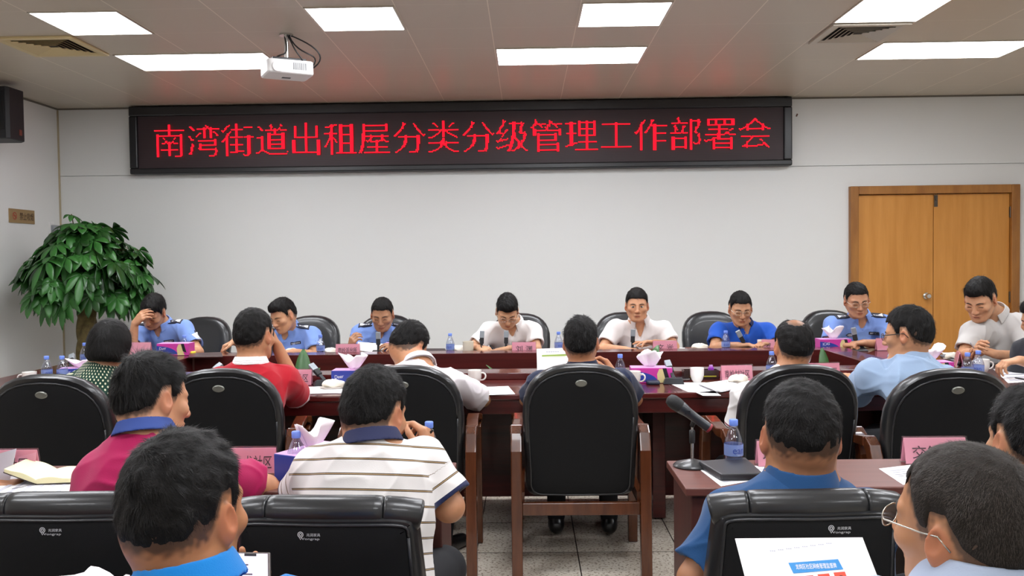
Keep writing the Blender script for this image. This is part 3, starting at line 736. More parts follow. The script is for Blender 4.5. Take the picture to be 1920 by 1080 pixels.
# ---- tissue boxes
bxm = mat('tissue_box_blue', '#2c3f9a', .35); bxp = mat('tissue_box_magenta', '#c83a9c', .35); bxl = mat('tissue_box_lilac', '#d9a7d6', .35); bxc = mat('tissue_box_cream', '#d8c78f', .4); bxw = mat('tissue_box_white', '#e9e9f2', .4); bxk = mat('tissue_box_black', '#17161c', .4)
tism = mat('tissue_paper', '#f0e9ee', .85, sss=0)
def tissue_box(col, seed=1, kind=0, plume=True):
    t = thing('tissue_box', 'x', 'tissue box')
    Lx, Ly, h = .115, .06, .085
    MB().box((0, 0, h/2), (2*Lx, 2*Ly, h)).build('box', col, t, bevel=.002)
    mb = MB(); mb.box((0, 0, h+.0006), (2*Lx-.004, 2*Ly-.004, .001)); mb.build('top_print', bxl, t)
    def patch(name, poly, m, y=-Ly-.0008, s=1):
        mb = MB(); n = len(poly); mb.add([(x*s, y, z) for x, z in poly]+[(x*s, y+.0006, z) for x, z in poly], [tuple(range(n)), tuple(range(2*n-1, n-1, -1))]+[(i, (i+1) % n, n+(i+1) % n, n+i) for i in range(n)]); mb.build(name, m, t)
    patch('side_print', [(-Lx, .006), (-Lx, .07)]+[(-Lx+.15*math.sin(a), .006+.062*math.cos(a)) for a in np.linspace(.15, 1.5, 10)], bxm if col is not bxm else bxw if False else bxm)
    patch('side_print', [(.035, .002), (.03, .05), (.042, .08), (.075, .08), (.07, .05), (.085, .002)], bxc, -Ly-.0012)
    patch('side_print', [(.06, .084), (.074, .03), (.10, .02), (.088, .06), (.082, .084)], bxk, -Ly-.0016)
    mb = MB(); text(mb, 'ICAS' if kind else 'Deer', (-.07, -Ly-.0015, .052), (1, 0, .1), (0, 0, 1), .05, .02); mb.build('lettering', bxw, t, recalc=False)
    if not plume: return t
    rg = random.Random(seed); mb = MB(); n = 28
    levels = 7
    for k in range(levels):
        q = k/(levels-1); 
        for i in range(n):
            a = 2*PI*i/n; rr = .018+.05*q**.8; fold = 1+.28*math.sin(3*a+seed+q)+.16*math.sin(5*a+2*seed)
            z = h+.001+q*(.075+.018*math.sin(2*a+seed)+.012*math.sin(4*a))
            mb.v.append((rr*1.0*fold*math.cos(a), rr*.55*fold*math.sin(a), z))
    for k in range(levels-1):
        for i in range(n): j = (i+1) % n; mb.f.append((k*n+i, k*n+j, (k+1)*n+j, (k+1)*n+i))
    o = mb.build('tissue', tism, t, smooth=180, recalc=False); md = o.modifiers.new('thick', 'SOLIDIFY'); md.thickness = .001
    return t
def tb(col, px, Y, rz, lb, z=TZ, seed=1, kind=0, sz=1):
    t = tissue_box(col, seed, kind, seed != 4); p = at(px, 700, Y); t.location = (p[0], Y, z); t.rotation_euler[2] = math.radians(rz); t['label'] = lb; t['group'] = 'tissue boxes'; t.scale = (1, 1, sz)
tb(bxm, 663, 5.04, 0, 'blue tissue box with a fan of pink white tissue, near side of the ring table', seed=2)
tb(bxp, 1220, 5.02, -3, 'magenta and blue tissue box with a large white tissue, right of the person in navy', seed=5)
tb(bxp, 1562, 6.62, 0, 'magenta tissue box with a pink white tissue before the officer at the door', seed=3, kind=1)
tb(bxp, 331, 6.385, 0, 'magenta tissue box on the far ledge before the officer with a raised hand', z=.7915, seed=4)
tb(bxm, 752, 6.66, 0, 'blue tissue box on the far table hidden behind the bent head in white', seed=6)
tb(bxm, 583, 2.90, 62, 'blue tissue box with pink top on the left desk behind a bottle', seed=2)
tb(bxp, 1742, 5.15, 0, 'tissue box behind the shoulder of the person in pale blue', seed=7)
tb(bxm, 150, 5.55, 20, 'tissue box on the left arm of the table beside the dotted shoulder', seed=8, sz=.62)
tb(bxm, 172, 1.62, 0, 'tissue box on the nearest desk, only its white tissue in the picture', seed=9, sz=.72)
# ---- conference microphones
micb = mat('microphone_dark', '#2a2c30', .4); mics = mat('microphone_silver', '#9ba3a9', .35, metal=.3); micg = mat('microphone_grille', '#1a1b1d', .6, bump=(600, .5, .002))
def desk_mic(lean, label, px, Y, rz):
    t = thing('conference_microphone', label, 'microphone', (at(px, 700, Y)[0], Y, TZ), math.radians(rz), 'conference microphones')
    mb = MB(); P = [(-.058, -.055, 0), (.058, -.055, 0), (.058, .06, 0), (-.058, .06, 0), (-.052, -.05, .012), (.052, -.05, .012), (.045, .055, .038), (-.045, .055, .038)]
    mb.add(P, [(3, 2, 1, 0), (4, 5, 6, 7), (0, 1, 5, 4), (1, 2, 6, 5), (2, 3, 7, 6), (3, 0, 4, 7)]); mb.build('base', micb, t, bevel=.004)
    mb = MB(); mb.box((0, -.02, .0235), (.02, .006, .002)); mb.build('button', mics, t)
    R = rotx(lean[0])@roty(lean[1]); b0 = np.array([0, .03, .034])
    MB().box(b0+R@np.array([0, 0, .022]), (.018, .012, .05), R).build('hinge', micb, t)
    MB().box(b0+R@np.array([0, 0, .066]), (.03, .022, .045), R).build('grille', micg, t, bevel=.002)
    MB().box(b0+R@np.array([0, 0, .113]), (.034, .022, .052), R).build('head', mics, t, bevel=.003)
desk_mic((0, 0), 'upright microphone before the officer reading a sheet', 709, 6.56, 0)
desk_mic((-.05, .05), 'left one of two upright microphones before the writing person in glasses', 903, 6.56, 0)
desk_mic((-.05, .03), 'right one of two upright microphones before the writing person in glasses', 949, 6.56, 0)
desk_mic((0, .05), 'upright microphone in front of the person who speaks', 1187, 6.56, 0)
desk_mic((.1, -.5), 'microphone leaning left before the person in the bright blue shirt', 1401, 6.55, 0)
desk_mic((.1, -.22), 'microphone leaning slightly left before the officer at the door', 1609, 6.55, 0)
desk_mic((.9, .45), 'microphone bent forward beside the arm of the red polo shirt', 606, 5.02, 200)
desk_mic((.95, .2), 'microphone with bent silver head left of the white cup', 1262, 4.96, 175)
desk_mic((.9, -.5), 'microphone with silver head beyond the shoulder in red, next to the dark hair', 385, 5.1, 170)
desk_mic((.9, -.5), 'microphone with silver head right of the balding head', 1500, 5.1, 180)
desk_mic((.8, 0), 'microphone behind the hair of the person in pale blue', 1741, 5.4, 180)
desk_mic((.9, .6), 'microphone on the left arm of the table behind two bottles', 139, 5.75, 160)
# ---- pink name plates
pink = mat('pink_card', '#fbb0c8', .6); acry = clear('acrylic', '#f4ecec', .10); inkb = mat('black_ink', '#3a2730', .6)
pinkl = mat('pink_card_back', '#f2a0ba', .6)
def plate(txt, px, Y, rz, lb, wd=.175, hh=.088, tx=0, tw_=None, z=TZ, th=.045):
    t = thing('name_plate', lb, 'name plate', (at(px, 700, Y)[0], Y, z), math.radians(rz), 'pink name plates')
    a = wd/2; sl = .022
    mb = MB()
    for s in (-1, 1):   # two leaning cards
        mb.add([(-a, s*sl, .003), (a, s*sl, .003), (a, s*.002, hh), (-a, s*.002, hh), (-a, s*(sl-.0015), .003), (a, s*(sl-.0015), .003), (a, s*.0005, hh), (-a, s*.0005, hh)],
               [(0, 1, 2, 3), (7, 6, 5, 4), (0, 4, 5, 1), (2, 6, 7, 3), (1, 5, 6, 2), (3, 7, 4, 0)])
    mb.build('card', pink, t)
    mb = MB(); b_ = a+.004
    for s in (-1, 1):
        mb.add([(-b_, s*(sl+.003), 0), (b_, s*(sl+.003), 0), (b_, s*.004, hh+.006), (-b_, s*.004, hh+.006)], [(0, 1, 2, 3)])
    mb.add([(-b_, -sl-.003, .001), (b_, -sl-.003, .001), (b_, sl+.003, .001), (-b_, sl+.003, .001)], [(0, 1, 2, 3)])
    o = mb.build('holder', acry, t, recalc=False)
    mb = MB(); n = unit((0, -hh, -(sl-.002)*-1)); c = np.array([tx, -(sl+.002)/2-.0045, hh/2-.002])
    if txt: text(mb, txt, c, (1, 0, 0), unit((0, sl-.002, hh)), tw_ or wd*.8, th)
    if txt: mb.build('lettering', inkb, t, recalc=False)
plate('南岭派出所', 653, 6.56, 0, 'pink name plate with five characters before the officer reading')
plate('刘 渊', 983, 6.56, 0, 'pink name plate with two characters right of the two upright microphones', tw_=.12)
plate('文 光', 1247, 6.56, 0, 'pink name plate with two characters before the person who speaks', tw_=.12)
plate('罗', 1451, 6.56, 0, 'pink name plate cut off by the left side of the balding head', tx=-.045, tw_=.035)
plate('', 1665, 6.56, 0, 'blank looking pink name plate half hidden by the hair of the person in pale blue')
plate('', 262, 6.42, 0, 'pink name plate behind the bobbed hair', z=.7915)
plate('南岭社区', 556, 5.03, 0, 'pink name plate right of the raised arm in the red polo shirt')
plate('南岭村社区', 1381, 5.02, 3, 'pink name plate with a white towel in front, right of the white cup')
plate('南岭村社区', 1545, 5.08, 3, 'pink name plate above the chair back right of the balding person')
plate('龙社区', 458, 2.93, 0, 'pink name plate on the left desk beside the tissue box', wd=.20, hh=.083, tx=.044, tw_=.092, th=.042)
plate('社区', 9, 2.93, 0, 'pink name plate behind the open notebook at the left edge', wd=.20, hh=.083, tx=.042, tw_=.066, th=.04)
plate('坂', 1475, 2.97, 0, 'pink name plate half covered by the head in the blue polo shirt', wd=.20, hh=.083, tx=-.066, tw_=.036, th=.042)
plate('交管', 1752, 2.99, 0, 'pink name plate on the right desk behind the short grey hair', wd=.205, hh=.085, tx=-.03, tw_=.10, th=.042)
plate('', 1797, 5.6, 70, 'pink name plate lying among papers on the right arm of the table')
# ---- sheets of paper
pap = mat('white_paper', '#f3f2f4', .8); papl = mat('paper_lilac', '#dcdcea', .8); printm = mat('grey_print', '#8b8f9c', .8); bluep = mat('blue_print', '#2f86c8', .6)
def sheet(pts, z, lb, name='paper_sheet', m=None, n=8, curl=0, th=.0007, cat='paper', group='sheets of paper on the tables', layers=1, printed=0):
    Q = [atz(px, py, z) for px, py in pts]; c = sum(Q)/4
    t = thing(name, lb, cat, tuple(c), 0, group); Q = [q-c for q in Q]; mb = MB()
    rg = random.Random(int(pts[0][0]))
    for L in range(layers):
        ang = (rg.random()-.5)*.12 if L else 0; off = np.array([(rg.random()-.5)*.02, (rg.random()-.5)*.012, 0]) if L else 0
        R = rotz(ang); base = len(mb.v)
        for sgn in (0, 1):
            for i in range(n+1):
                for j in range(n+1):
                    u, v = i/n, j/n; p = Q[0]*(1-u)*(1-v)+Q[1]*u*(1-v)+Q[2]*u*v+Q[3]*(1-u)*v
                    p = R@p+off; h = curl*(2*abs(u-.5))**3*(.5+.5*v)+L*.0018+sgn*th
                    mb.v.append((p[0], p[1], h))
        N = (n+1)**2
        for i in range(n):
            for j in range(n):
                a = base+i*(n+1)+j; mb.f += [(a, a+1, a+n+2, a+n+1), (a+N, a+N+n+1, a+N+n+2, a+N+1)]
        for i in range(n):
            for (p, q) in (((i, 0), (i+1, 0)), ((i, n), (i+1, n)), ((0, i), (0, i+1)), ((n, i), (n, i+1))):
                a = base+p[0]*(n+1)+p[1]; b_ = base+q[0]*(n+1)+q[1]; mb.f.append((a, b_, b_+N, a+N))
    mb.build('sheet', m or pap, t, smooth=30)
    if printed:
        mb = MB(); z_ = th+layers*.0018-.0010+.0004
        for k in range(printed):
            v0 = .12+.76*k/printed; v1 = v0+.25/printed*1.2
            e = .85 if k % 4 != 3 else .5
            c4 = []
            for u, v in ((.12, v0), (e, v0), (e, v1), (.12, v1)):
                p = Q[3]*(1-u)*(1-v)+Q[2]*u*(1-v)+Q[1]*u*v+Q[0]*(1-u)*v; c4.append((p[0], p[1], z_+curl*(2*abs(u-.5))**3))
            mb.add(c4, [(0, 1, 2, 3)])
        mb.build('print', mat('faint_print', '#b9bac6', .8), t, recalc=False)
    return t
z = TZ
sheet([(905, 726), (953, 724), (966, 739), (912, 741)], z, 'white printed sheet left of the person in navy', printed=8)
sheet([(572, 727), (646, 724), (640, 738), (570, 739)], z, 'white note pad under the elbow in the red polo shirt', layers=3)
sheet([(1253, 718), (1322, 717), (1345, 738), (1290, 735)], z, 'white sheet under the dark phone right of the person in navy')
sheet([(1310, 722), (1365, 715), (1390, 727), (1345, 737)], z+.003, 'stack of white sheets in front of the balding person', layers=5, curl=.004)
sheet([(1305, 736), (1340, 733), (1352, 742), (1318, 742)], z, 'white sheet at the table edge below the stack')
sheet([(1765, 661), (1872, 664), (1888, 676), (1790, 678)], z, 'large white sheet in front of the person in grey', printed=5)
sheet([(1862, 692), (1935, 690), (1945, 716), (1890, 718)], z, 'white sheet under the reaching hand at the right edge', printed=4)
sheet([(1845, 668), (1865, 674), (1850, 690), (1822, 684)], z+.001, 'white sheet between the bottles and the reaching hand')
sheet([(538, 655), (577, 656), (570, 666), (530, 666)], z, 'white sheet in front of the officer looking down to the side')
sheet([(1345, 653), (1372, 652), (1375, 659), (1340, 660)], z, 'white sheet beside the bottle before the bright blue shirt')
sheet([(1255, 652), (1290, 652), (1300, 661), (1262, 661)], z, 'white sheet right of the name plate of the person who speaks', curl=.003)
sheet([(1500, 690), (1512, 688), (1600, 702), (1580, 712)], z, 'printed sheet under the arm in pale blue')
sheet([(-60, 930), (40, 884), (158, 884), (130, 932)], z, 'white sheet under the open notebook', printed=6)
sheet([(1302, 873), (1400, 873), (1440, 896), (1352, 912)], z, 'white sheet under the black notebook', printed=5)
sheet([(1405, 873), (1460, 876), (1575, 912), (1440, 902)], z+.001, 'white sheet with a blue heading beside the black notebook', printed=5)
sheet([(1648, 879), (1740, 868), (1790, 905), (1693, 909)], z, 'white sheet on the right desk beside the short grey hair', printed=7)
sheet([(1188, 655), (1225, 655), (1228, 661), (1180, 661)], z, 'white sheet under the hand of the person who speaks')
sheet([(910, 658), (935, 658), (937, 663), (905, 663)], z, 'white sheet under the writing hands', printed=3)
sheet([(1530, 648), (1562, 648), (1590, 655), (1520, 656)], z, 'white sheet before the officer at the door')
sheet([(1090, 705), (1140, 705), (1150, 722), (1085, 722)], z, 'white sheet in front of the person in navy, mostly hidden', printed=4)
# phones and folders lying on the tables
phm = mat('phone_dark', '#3a3a40', .15, coat=.5); phr = mat('phone_rim', '#8c8684', .3, metal=.8)
def flatbox(pts, z, h, lb, name, cat, m, m2=None, bevel=.003):
    Q = [atz(px, py, z) for px, py in pts]; c = sum(Q)/4; t = thing(name, lb, cat, tuple(c)); mb = MB()
    P = [q-c for q in Q]; mb.add([(p[0], p[1], 0) for p in P]+[(p[0], p[1], h) for p in P], [(3, 2, 1, 0), (4, 5, 6, 7), (0, 1, 5, 4), (1, 2, 6, 5), (2, 3, 7, 6), (3, 0, 4, 7)])
    mb.build('body' if m2 else 'cover', m, t, bevel=bevel)
    if m2:
        mb = MB(); k = .9; mb.add([(p[0]*k, p[1]*k, h-.0005) for p in P]+[(p[0]*k, p[1]*k, h+.0006) for p in P], [(3, 2, 1, 0), (4, 5, 6, 7), (0, 1, 5, 4), (1, 2, 6, 5), (2, 3, 7, 6), (3, 0, 4, 7)]); mb.build('screen', m2, t)
    return t
flatbox([(1262, 707), (1286, 705), (1294, 713), (1270, 715)], z+.002, .008, 'dark smartphone lying on the sheet right of the tissue box', 'smartphone', 'phone', phr, phm)
flatbox([(1205, 712), (1232, 710), (1238, 722), (1214, 722)], z, .02, 'dark blue folded spectacle case beside the handled cup', 'spectacle_case', 'case', mat('navy_case', '#263040', .5), bevel=.008)
t = flatbox([(1310, 876), (1398, 869), (1432, 900), (1352, 902)], z+.002, .022, 'black leather notebook lying on the right desk', 'notebook', 'notebook', mat('black_notebook', '#26262a', .45, bump=(200, .2, .001)), bevel=.005)
flatbox([(355, 665), (415, 663), (418, 671), (353, 672)], .7915, .012, 'flat dark tray on the far ledge before the first officer', 'pen_tray', 'tray', mat('tray_dark', '#3a1c1c', .3))
flatbox([(1284, 654), (1330, 653), (1345, 660), (1300, 662)], z, .012, 'brown leather folder before the seat of the bright blue shirt', 'folder', 'folder', mat('brown_folder', '#6e3a2e', .5))
flatbox([(795, 656), (835, 656), (838, 663), (795, 664)], z, .012, 'dark folder on the far table left of the bottle', 'folder', 'folder', mat('dark_folder', '#2d1c1e', .5))
flatbox([(1762, 668), (1780, 666), (1812, 680), (1800, 684)], z+.002, .012, 'grey clipboard between papers on the right arm of the table', 'clipboard', 'clipboard', mat('grey_board', '#6f7278', .5))
flatbox([(1150, 652), (1172, 652), (1172, 658), (1148, 658)], z, .01, 'dark red notebook before the person who speaks', 'notebook', 'notebook', mat('red_notebook', '#4a1c22', .5))
flatbox([(681, 655), (693, 655), (694, 662), (680, 662)], z, .03, 'small dark case between name plate and microphone', 'case', 'case', mat('dark_case', '#33262c', .4))
flatbox([(1852, 676), (1872, 674), (1872, 684), (1850, 686)], z+.002, .012, 'black smartphone beside the reaching hand', 'smartphone', 'phone', phm, phm)
flatbox([(1385, 642), (1425, 644), (1425, 650), (1390, 650)], z, .012, 'dark blue notebook under the hands of the person in the bright blue shirt', 'notebook', 'notebook', mat('blue_notebook', '#1e2a5a', .5))
flatbox([(1620, 643), (1640, 641), (1640, 652), (1612, 654)], z, .03, 'open cream notebook before the officer at the door', 'notebook', 'notebook', mat('cream_pages', '#e3ddb4', .8), bevel=.006)
# yellow object and pen box
t = thing('highlighter_cap', 'small yellow round cap beside the first tissue box', 'cap', (at(361, 664, 6.38)[0], 6.38, .7915)); MB().lathe([(.02, 0), (.024, .004), (.024, .018), (.018, .024)], 16).build('body', mat('yellow_plastic', '#e8d23c', .4), t, smooth=40)
bx = thing('pen_box', 'dark open pen box with a yellow stripe behind the round white cup', 'box', (at(1313, 705, 5.13)[0], 5.13, TZ))
mb = MB(); mb.box((0, 0, .004), (.20, .07, .008)); mb.box((0, -.033, .03), (.20, .005, .045)); mb.box((0, .033, .03), (.20, .005, .045)); mb.box((-.0975, 0, .03), (.005, .062, .045)); mb.box((.0975, 0, .03), (.005, .062, .045)); mb.build('box', mat('dark_wood_box', '#2a1512', .3), bx)
MB().box((.01, -.0365, .018), (.15, .002, .006)).build('stripe', mat('yellow_stripe', '#b8b13a', .5), bx)
t = thing('rubber_stamp', 'small purple stamp standing on the pen box', 'stamp', (at(1333, 690, 5.13)[0], 5.13, TZ+.0085)); MB().box((0, 0, .03), (.03, .03, .06)).build('body', mat('purple_plastic', '#8d2fa8', .4), t, bevel=.006)
MB().box((0, 0, .065), (.018, .018, .01)).build('cap', mat('lilac_plastic', '#b889c8', .4), t)
# ---- standing microphone on the right desk
t = thing('table_microphone_stand', 'round black table stand carrying the handheld microphone', 'microphone stand', tuple(atz(1298, 874, TZ)))
bl = mat('stand_black', '#1b1c1e', .35, coat=.2)
MB().lathe([(.0, 0), (.063, 0), (.064, .004), (.058, .010), (.022, .020), (.010, .024), (0, .024)], 36, cap=False).build('base', bl, t, smooth=50)
MB().lathe([(.0055, .02), (.0055, .085)], 14).build('tube', steel, t, smooth=50)
MB().lathe([(.009, .078), (.010, .082), (.010, .118), (.007, .122)], 16).build('sleeve', bl, t, smooth=50)
MB().lathe([(.0045, .118), (.0045, .14)], 12).build('joint', steel, t)
tl_ = np.array(t.location); yb = tl_[1]
hA = at(1262, 753, yb-.02)-tl_; hB = at(1333, 805, yb-.02)-tl_
ax = unit(hB-hA); Rm = np.stack([unit(np.cross((0, 1, 0), ax)), np.array([0, 1, 0])-0*ax, ax], 1); Rm[:, 1] = np.cross(Rm[:, 2], Rm[:, 0]); L = np.linalg.norm(hB-hA)
mid = hA+ax*L*.62
MB().tube([np.array([0, 0, .135]), (np.array([0, 0, .15])+mid)/2, mid+ax*.012], [.008, .010, .012], 10).build('clip', bl, t, smooth=60)
h = thing('handheld_microphone', 'black handheld microphone with a red ring pointing up to the left', 'microphone', tuple(tl_+hA))
MB().lathe([(.006, -.022), (.017, -.017), (.0225, -.004), (.0235, .012), (.022, .026), (.021, .030)], 24, (0, 0, 0), Rm).build('grille', micg, h, smooth=60)
MB().lathe([(.0205, .030), (.021, .036), (.017, .06), (.0155, .09), (.016, L-.012)], 24, (0, 0, 0), Rm).build('handle', mat('microphone_blue_black', '#22262d', .35, coat=.2), h, smooth=50)
MB().lathe([(.0155, L-.012), (.0165, L-.011), (.0165, L-.004), (.0155, L-.003)], 24, (0, 0, 0), Rm).build('ring', mat('red_ring', '#8e2b33', .4), h, smooth=50)
MB().box(Rm@np.array([0, -.0, .055])+np.array([0, -.0165, 0]), (.02, .006, .012)).build('switch', bl, h)
# ---- open notebook on the left desk
cr = mat('notebook_pages', '#ece5b8', .85); crk = mat('notebook_cover', '#3a2f2c', .6)
n0 = atz(68, 909, TZ+.002); e1 = atz(121, 914, TZ+.002)-n0; e2 = atz(108, 888, TZ+.002)-n0; sp_ = unit(e2)
t = thing('open_notebook', 'open cream notebook lying on white paper at the left edge', 'notebook', tuple(n0))
def page(side, lift, thick):
    Lw = .105; Hh = .15; dirx = unit(np.array([sp_[1], -sp_[0], 0]))*side; mb = MB(); n = 10
    for sgn in (0, 1):
        for i in range(n+1):
            u = i/n; w_ = Lw*u; zz = thick*(1-u**6*.15)*sgn+lift*u*Lw+.006*math.sin(PI*min(1, u*1.3))*sgn
            for v in (0, 1): p = dirx*w_*math.cos(math.atan(lift))+sp_*Hh*v; mb.v.append((p[0], p[1], zz+.003))
    N = 2*(n+1)
    for i in range(n): a = 2*i; mb.f += [(a, a+1, a+3, a+2), (a+N, a+N+2, a+N+3, a+N+1), (a, a+2, a+N+2, a+N), (a+1, a+N+1, a+N+3, a+3)]
    mb.f += [(0, N, N+1, 1), (2*n, 2*n+1, N+2*n+1, N+2*n)]
    mb.build('pages', cr, t, smooth=40)
    mb = MB(); dz = -.0005
    P = [(0, 0), (Lw+.003, 0), (Lw+.003, Hh), (0, Hh)]
    V_ = [dirx*a*math.cos(math.atan(lift))+sp_*b_ + np.array([0, 0, lift*a+dz]) for a, b_ in P]
    mb.add([v for v in V_]+[v+np.array([0, 0, .003]) for v in V_], [(3, 2, 1, 0), (4, 5, 6, 7), (0, 1, 5, 4), (1, 2, 6, 5), (2, 3, 7, 6), (3, 0, 4, 7)]); mb.build('cover', crk, t)
page(1, .02, .014); page(-1, .38, .012)
rb = MB().tube([(0, 0, .004), (-.03, -.03, .001), (-.05, -.05, .001)], .002, 6, flat=.3).build('ribbon', crk, t)
# ---- potted plants between the tables: long leaves
leafm = mat('leaf_green', '#3d6a34', .4, .5, noise=(8, '#2a5026', .5)); leafd = mat('leaf_dark', '#24461f', .35, .5, noise=(8, '#3a6a2c', .5)); potm = mat('pot_white', '#cfccc6', .4)
def blade(mb, base, az, L, wd, droop, rise, n=10):
    d = np.array([math.cos(az), math.sin(az), 0]); s = np.array([-d[1], d[0], 0]); base = np.array(base, float)
    prev = None
    for i in range(n+1):
        u = i/n; p = base+d*(L*(u*(1-rise)+u*u*.25))+np.array([0, 0, L*(rise*1.25*u-droop*u*u)])
        w_ = wd*math.sin(PI*min(1, u*.93+.05))**.75; q = s*w_; f = np.array([0, 0, w_*.35])
        k = len(mb.v); mb.v += [tuple(p-q+f), tuple(p), tuple(p+q+f)]
        if i: mb.f += [(k-3, k-2, k+1, k), (k-2, k-1, k+2, k+1)]
def potplant(px, Y, zt, leaves, lb):
    X = at(px, 690, Y)[0]; t = thing('potted_plant', lb, 'plant', (X, Y, 0), 0, 'potted plants inside the ring table')
    MB().lathe([(0, 0), (.10, 0), (.13, .22), (.14, .24), (.12, .24), (.11, .20), (0, .2)], 24, cap=False).build('pot', potm, t, smooth=50)
    st = MB()
    for (az, L, wd, droop, rise, h0) in leaves:
        az = math.radians(az); mb = MB(); b0 = (.02*math.cos(az), .02*math.sin(az), h0)
        blade(mb, b0, az, L, wd, droop, rise); o = mb.build('leaf', leafm, t, smooth=180, recalc=False); md = o.modifiers.new('thick', 'SOLIDIFY'); md.thickness = .0012
        st.tube([(0, 0, .2), (b0[0]*.7, b0[1]*.7, (h0+.2)/2), b0], .005, 6)
    st.build('stems', leafm, t, smooth=180)
potplant(567, 5.8, 0, [(100, .30, .055, .0, .92, .52), (15, .34, .035, .25, .45, .60), (200, .3, .04, .3, .5, .5), (330, .3, .04, .2, .5, .55), (60, .26, .04, .2, .7, .56)], 'plant with one broad upright leaf behind the pink name plate, left')
potplant(700, 5.75, 0, [(190, .35, .035, .25, .45, .58), (40, .3, .035, .2, .5, .5), (300, .3, .04, .2, .5, .5)], 'plant with slim leaves beside the fan of pink white tissue')
potplant(950, 5.8, 0, [(165, .34, .02, .35, .62, .56), (150, .28, .02, .25, .75, .56), (10, .34, .03, .2, .55, .54), (60, .3, .03, .2, .5, .5)], 'plant with thin drooping leaves left of the person in navy')
potplant(1208, 5.8, 0, [(50, .34, .05, .1, .8, .56), (200, .3, .04, .3, .5, .5), (330, .3, .04, .2, .6, .5)], 'plant with a broad leaf behind the magenta tissue box')
potplant(1428, 5.8, 0, [(175, .3, .035, .35, .5, .56), (20, .3, .035, .3, .5, .55), (270, .25, .03, .2, .4, .5)], 'low plant left of the balding head')
potplant(1550, 5.8, 0, [(92, .22, .036, .0, .95, .58), (25, .34, .025, .15, .6, .55), (180, .3, .03, .25, .5, .5)], 'plant with one broad upright leaf right of the balding head')
# ---- money tree by the left wall
def palmate(mb, c, az, tilt, L, wd, nl, rg, droop=.5):
    """five to seven leaflets fanning from one point"""
    base = np.array(c); hd = np.array([math.cos(az), math.sin(az), 0]); sd = np.array([-hd[1], hd[0], 0])
    nrm = unit(hd*math.sin(tilt)+np.array([0, 0, math.cos(tilt)])); f0 = unit(np.cross(nrm, sd))*-1; f0 = unit(hd*math.cos(tilt)-np.array([0, 0, math.sin(tilt)]))
    for k in range(nl):
        a = (k-(nl-1)/2)/nl*PI*1.55; d = f0*math.cos(a)+sd*math.sin(a); s = np.cross(nrm, d); Lk = L*(1-.22*abs(k-(nl-1)/2)/nl*2)*(.9+.2*rg.random())
        n = 7
        for i in range(n+1):
            u = i/n; p = base+d*Lk*u*(1-.12*u)-np.array([0, 0, 1])*Lk*droop*u*u
            w_ = wd*(math.sin(PI*min(1, .05+u*.94)**1.55))**.85; q = s*w_; f = nrm*w_*.3
            kk = len(mb.v); mb.v += [tuple(p-q+f), tuple(p), tuple(p+q+f)]
            if i: mb.f += [(kk-3, kk-2, kk+1, kk), (kk-2, kk-1, kk+2, kk+1)]
tp = at(163, 600, 8.35); TXc, TYc = tp[0], 8.35
t = thing('money_tree', 'tall potted tree with braided trunk and dense green hand shaped leaves by the left wall', 'tree', (TXc, TYc, 0))
MB().lathe([(0, 0), (.19, 0), (.25, .38), (.27, .42), (.24, .42), (.22, .36), (0, .36)], 32, cap=False).build('pot', potm, t, smooth=50)
bark = mat('bark', '#6f6238', .85, noise=(22, '#4a3d22', .5), bump=(40, .5, .01))
mb = MB(); 
for s in range(4):
    P = []; Rr = []
    for k in range(40):
        u = k/39; a = s*PI/2+u*6.5; r = .052*(1-.2*u); P.append((r*math.cos(a), r*math.sin(a), .34+u*.9)); Rr.append(.062-.022*u)
    mb.tube(P, Rr, 10)
rg = random.Random(11); tips = []
cz = 1.30; 
for k in range(230):
    # points on a dome
    th = rg.random()*2*PI; ph = math.acos(1-rg.random()*1.5); rr = .53*(.45+.55*rg.random()**.6)*(1+.12*math.sin(3*th+1))
    x, y, z_ = rr*math.sin(ph)*math.cos(th), rr*math.sin(ph)*math.sin(th)*.95, .52*math.cos(ph)*(.75+.3*rg.random())
    tips.append((x, y, cz+z_+.03, th, ph))
for k, (x, y, zt, th, ph) in enumerate(tips):
    if k % 3 == 0: mb.tube(arc((0, 0, 1.18), (x*.1, y*.1, 1.32), (x*.5, y*.5, zt+.1), (x, y, zt), 8), [.012, .01, .009, .008, .006, .005, .004, .003], 5)
mb.tube(arc((0, 0, 1.18), (-.02, .02, 1.55), (-.1, 0, 1.75), (-.12, 0, 1.93), 8), .005, 5)
mb.build('trunk', bark, t, smooth=180)
ml = MB(); md_ = MB()
for k, (x, y, zt, th, ph) in enumerate(tips):
    palmate(ml if rg.random() < .6 else md_, (x, y, zt), th+(rg.random()-.5)*2.2, max(0, min(1.4, ph*.55+.1+(rg.random()-.5)*.9)), .15+.08*rg.random(), .032+.009*rg.random(), rg.choice((5, 5, 6, 7)), rg, .12+.5*rg.random())
palmate(ml, (-.12, 0, 1.92), 0, .3, .13, .022, 6, rg, .5)
lf1 = mat('tree_leaf_light', '#356b2c', .38, .5, noise=(5, '#2f6329', .5)); lf2 = mat('tree_leaf_dark', '#1f4719', .35, .5, noise=(5, '#1f4419', .5))
for mm, m_ in ((ml, lf1), (md_, lf2)):
    o = mm.build('foliage', m_, t, smooth=180, recalc=False); md = o.modifiers.new('thick', 'SOLIDIFY'); md.thickness = .0008
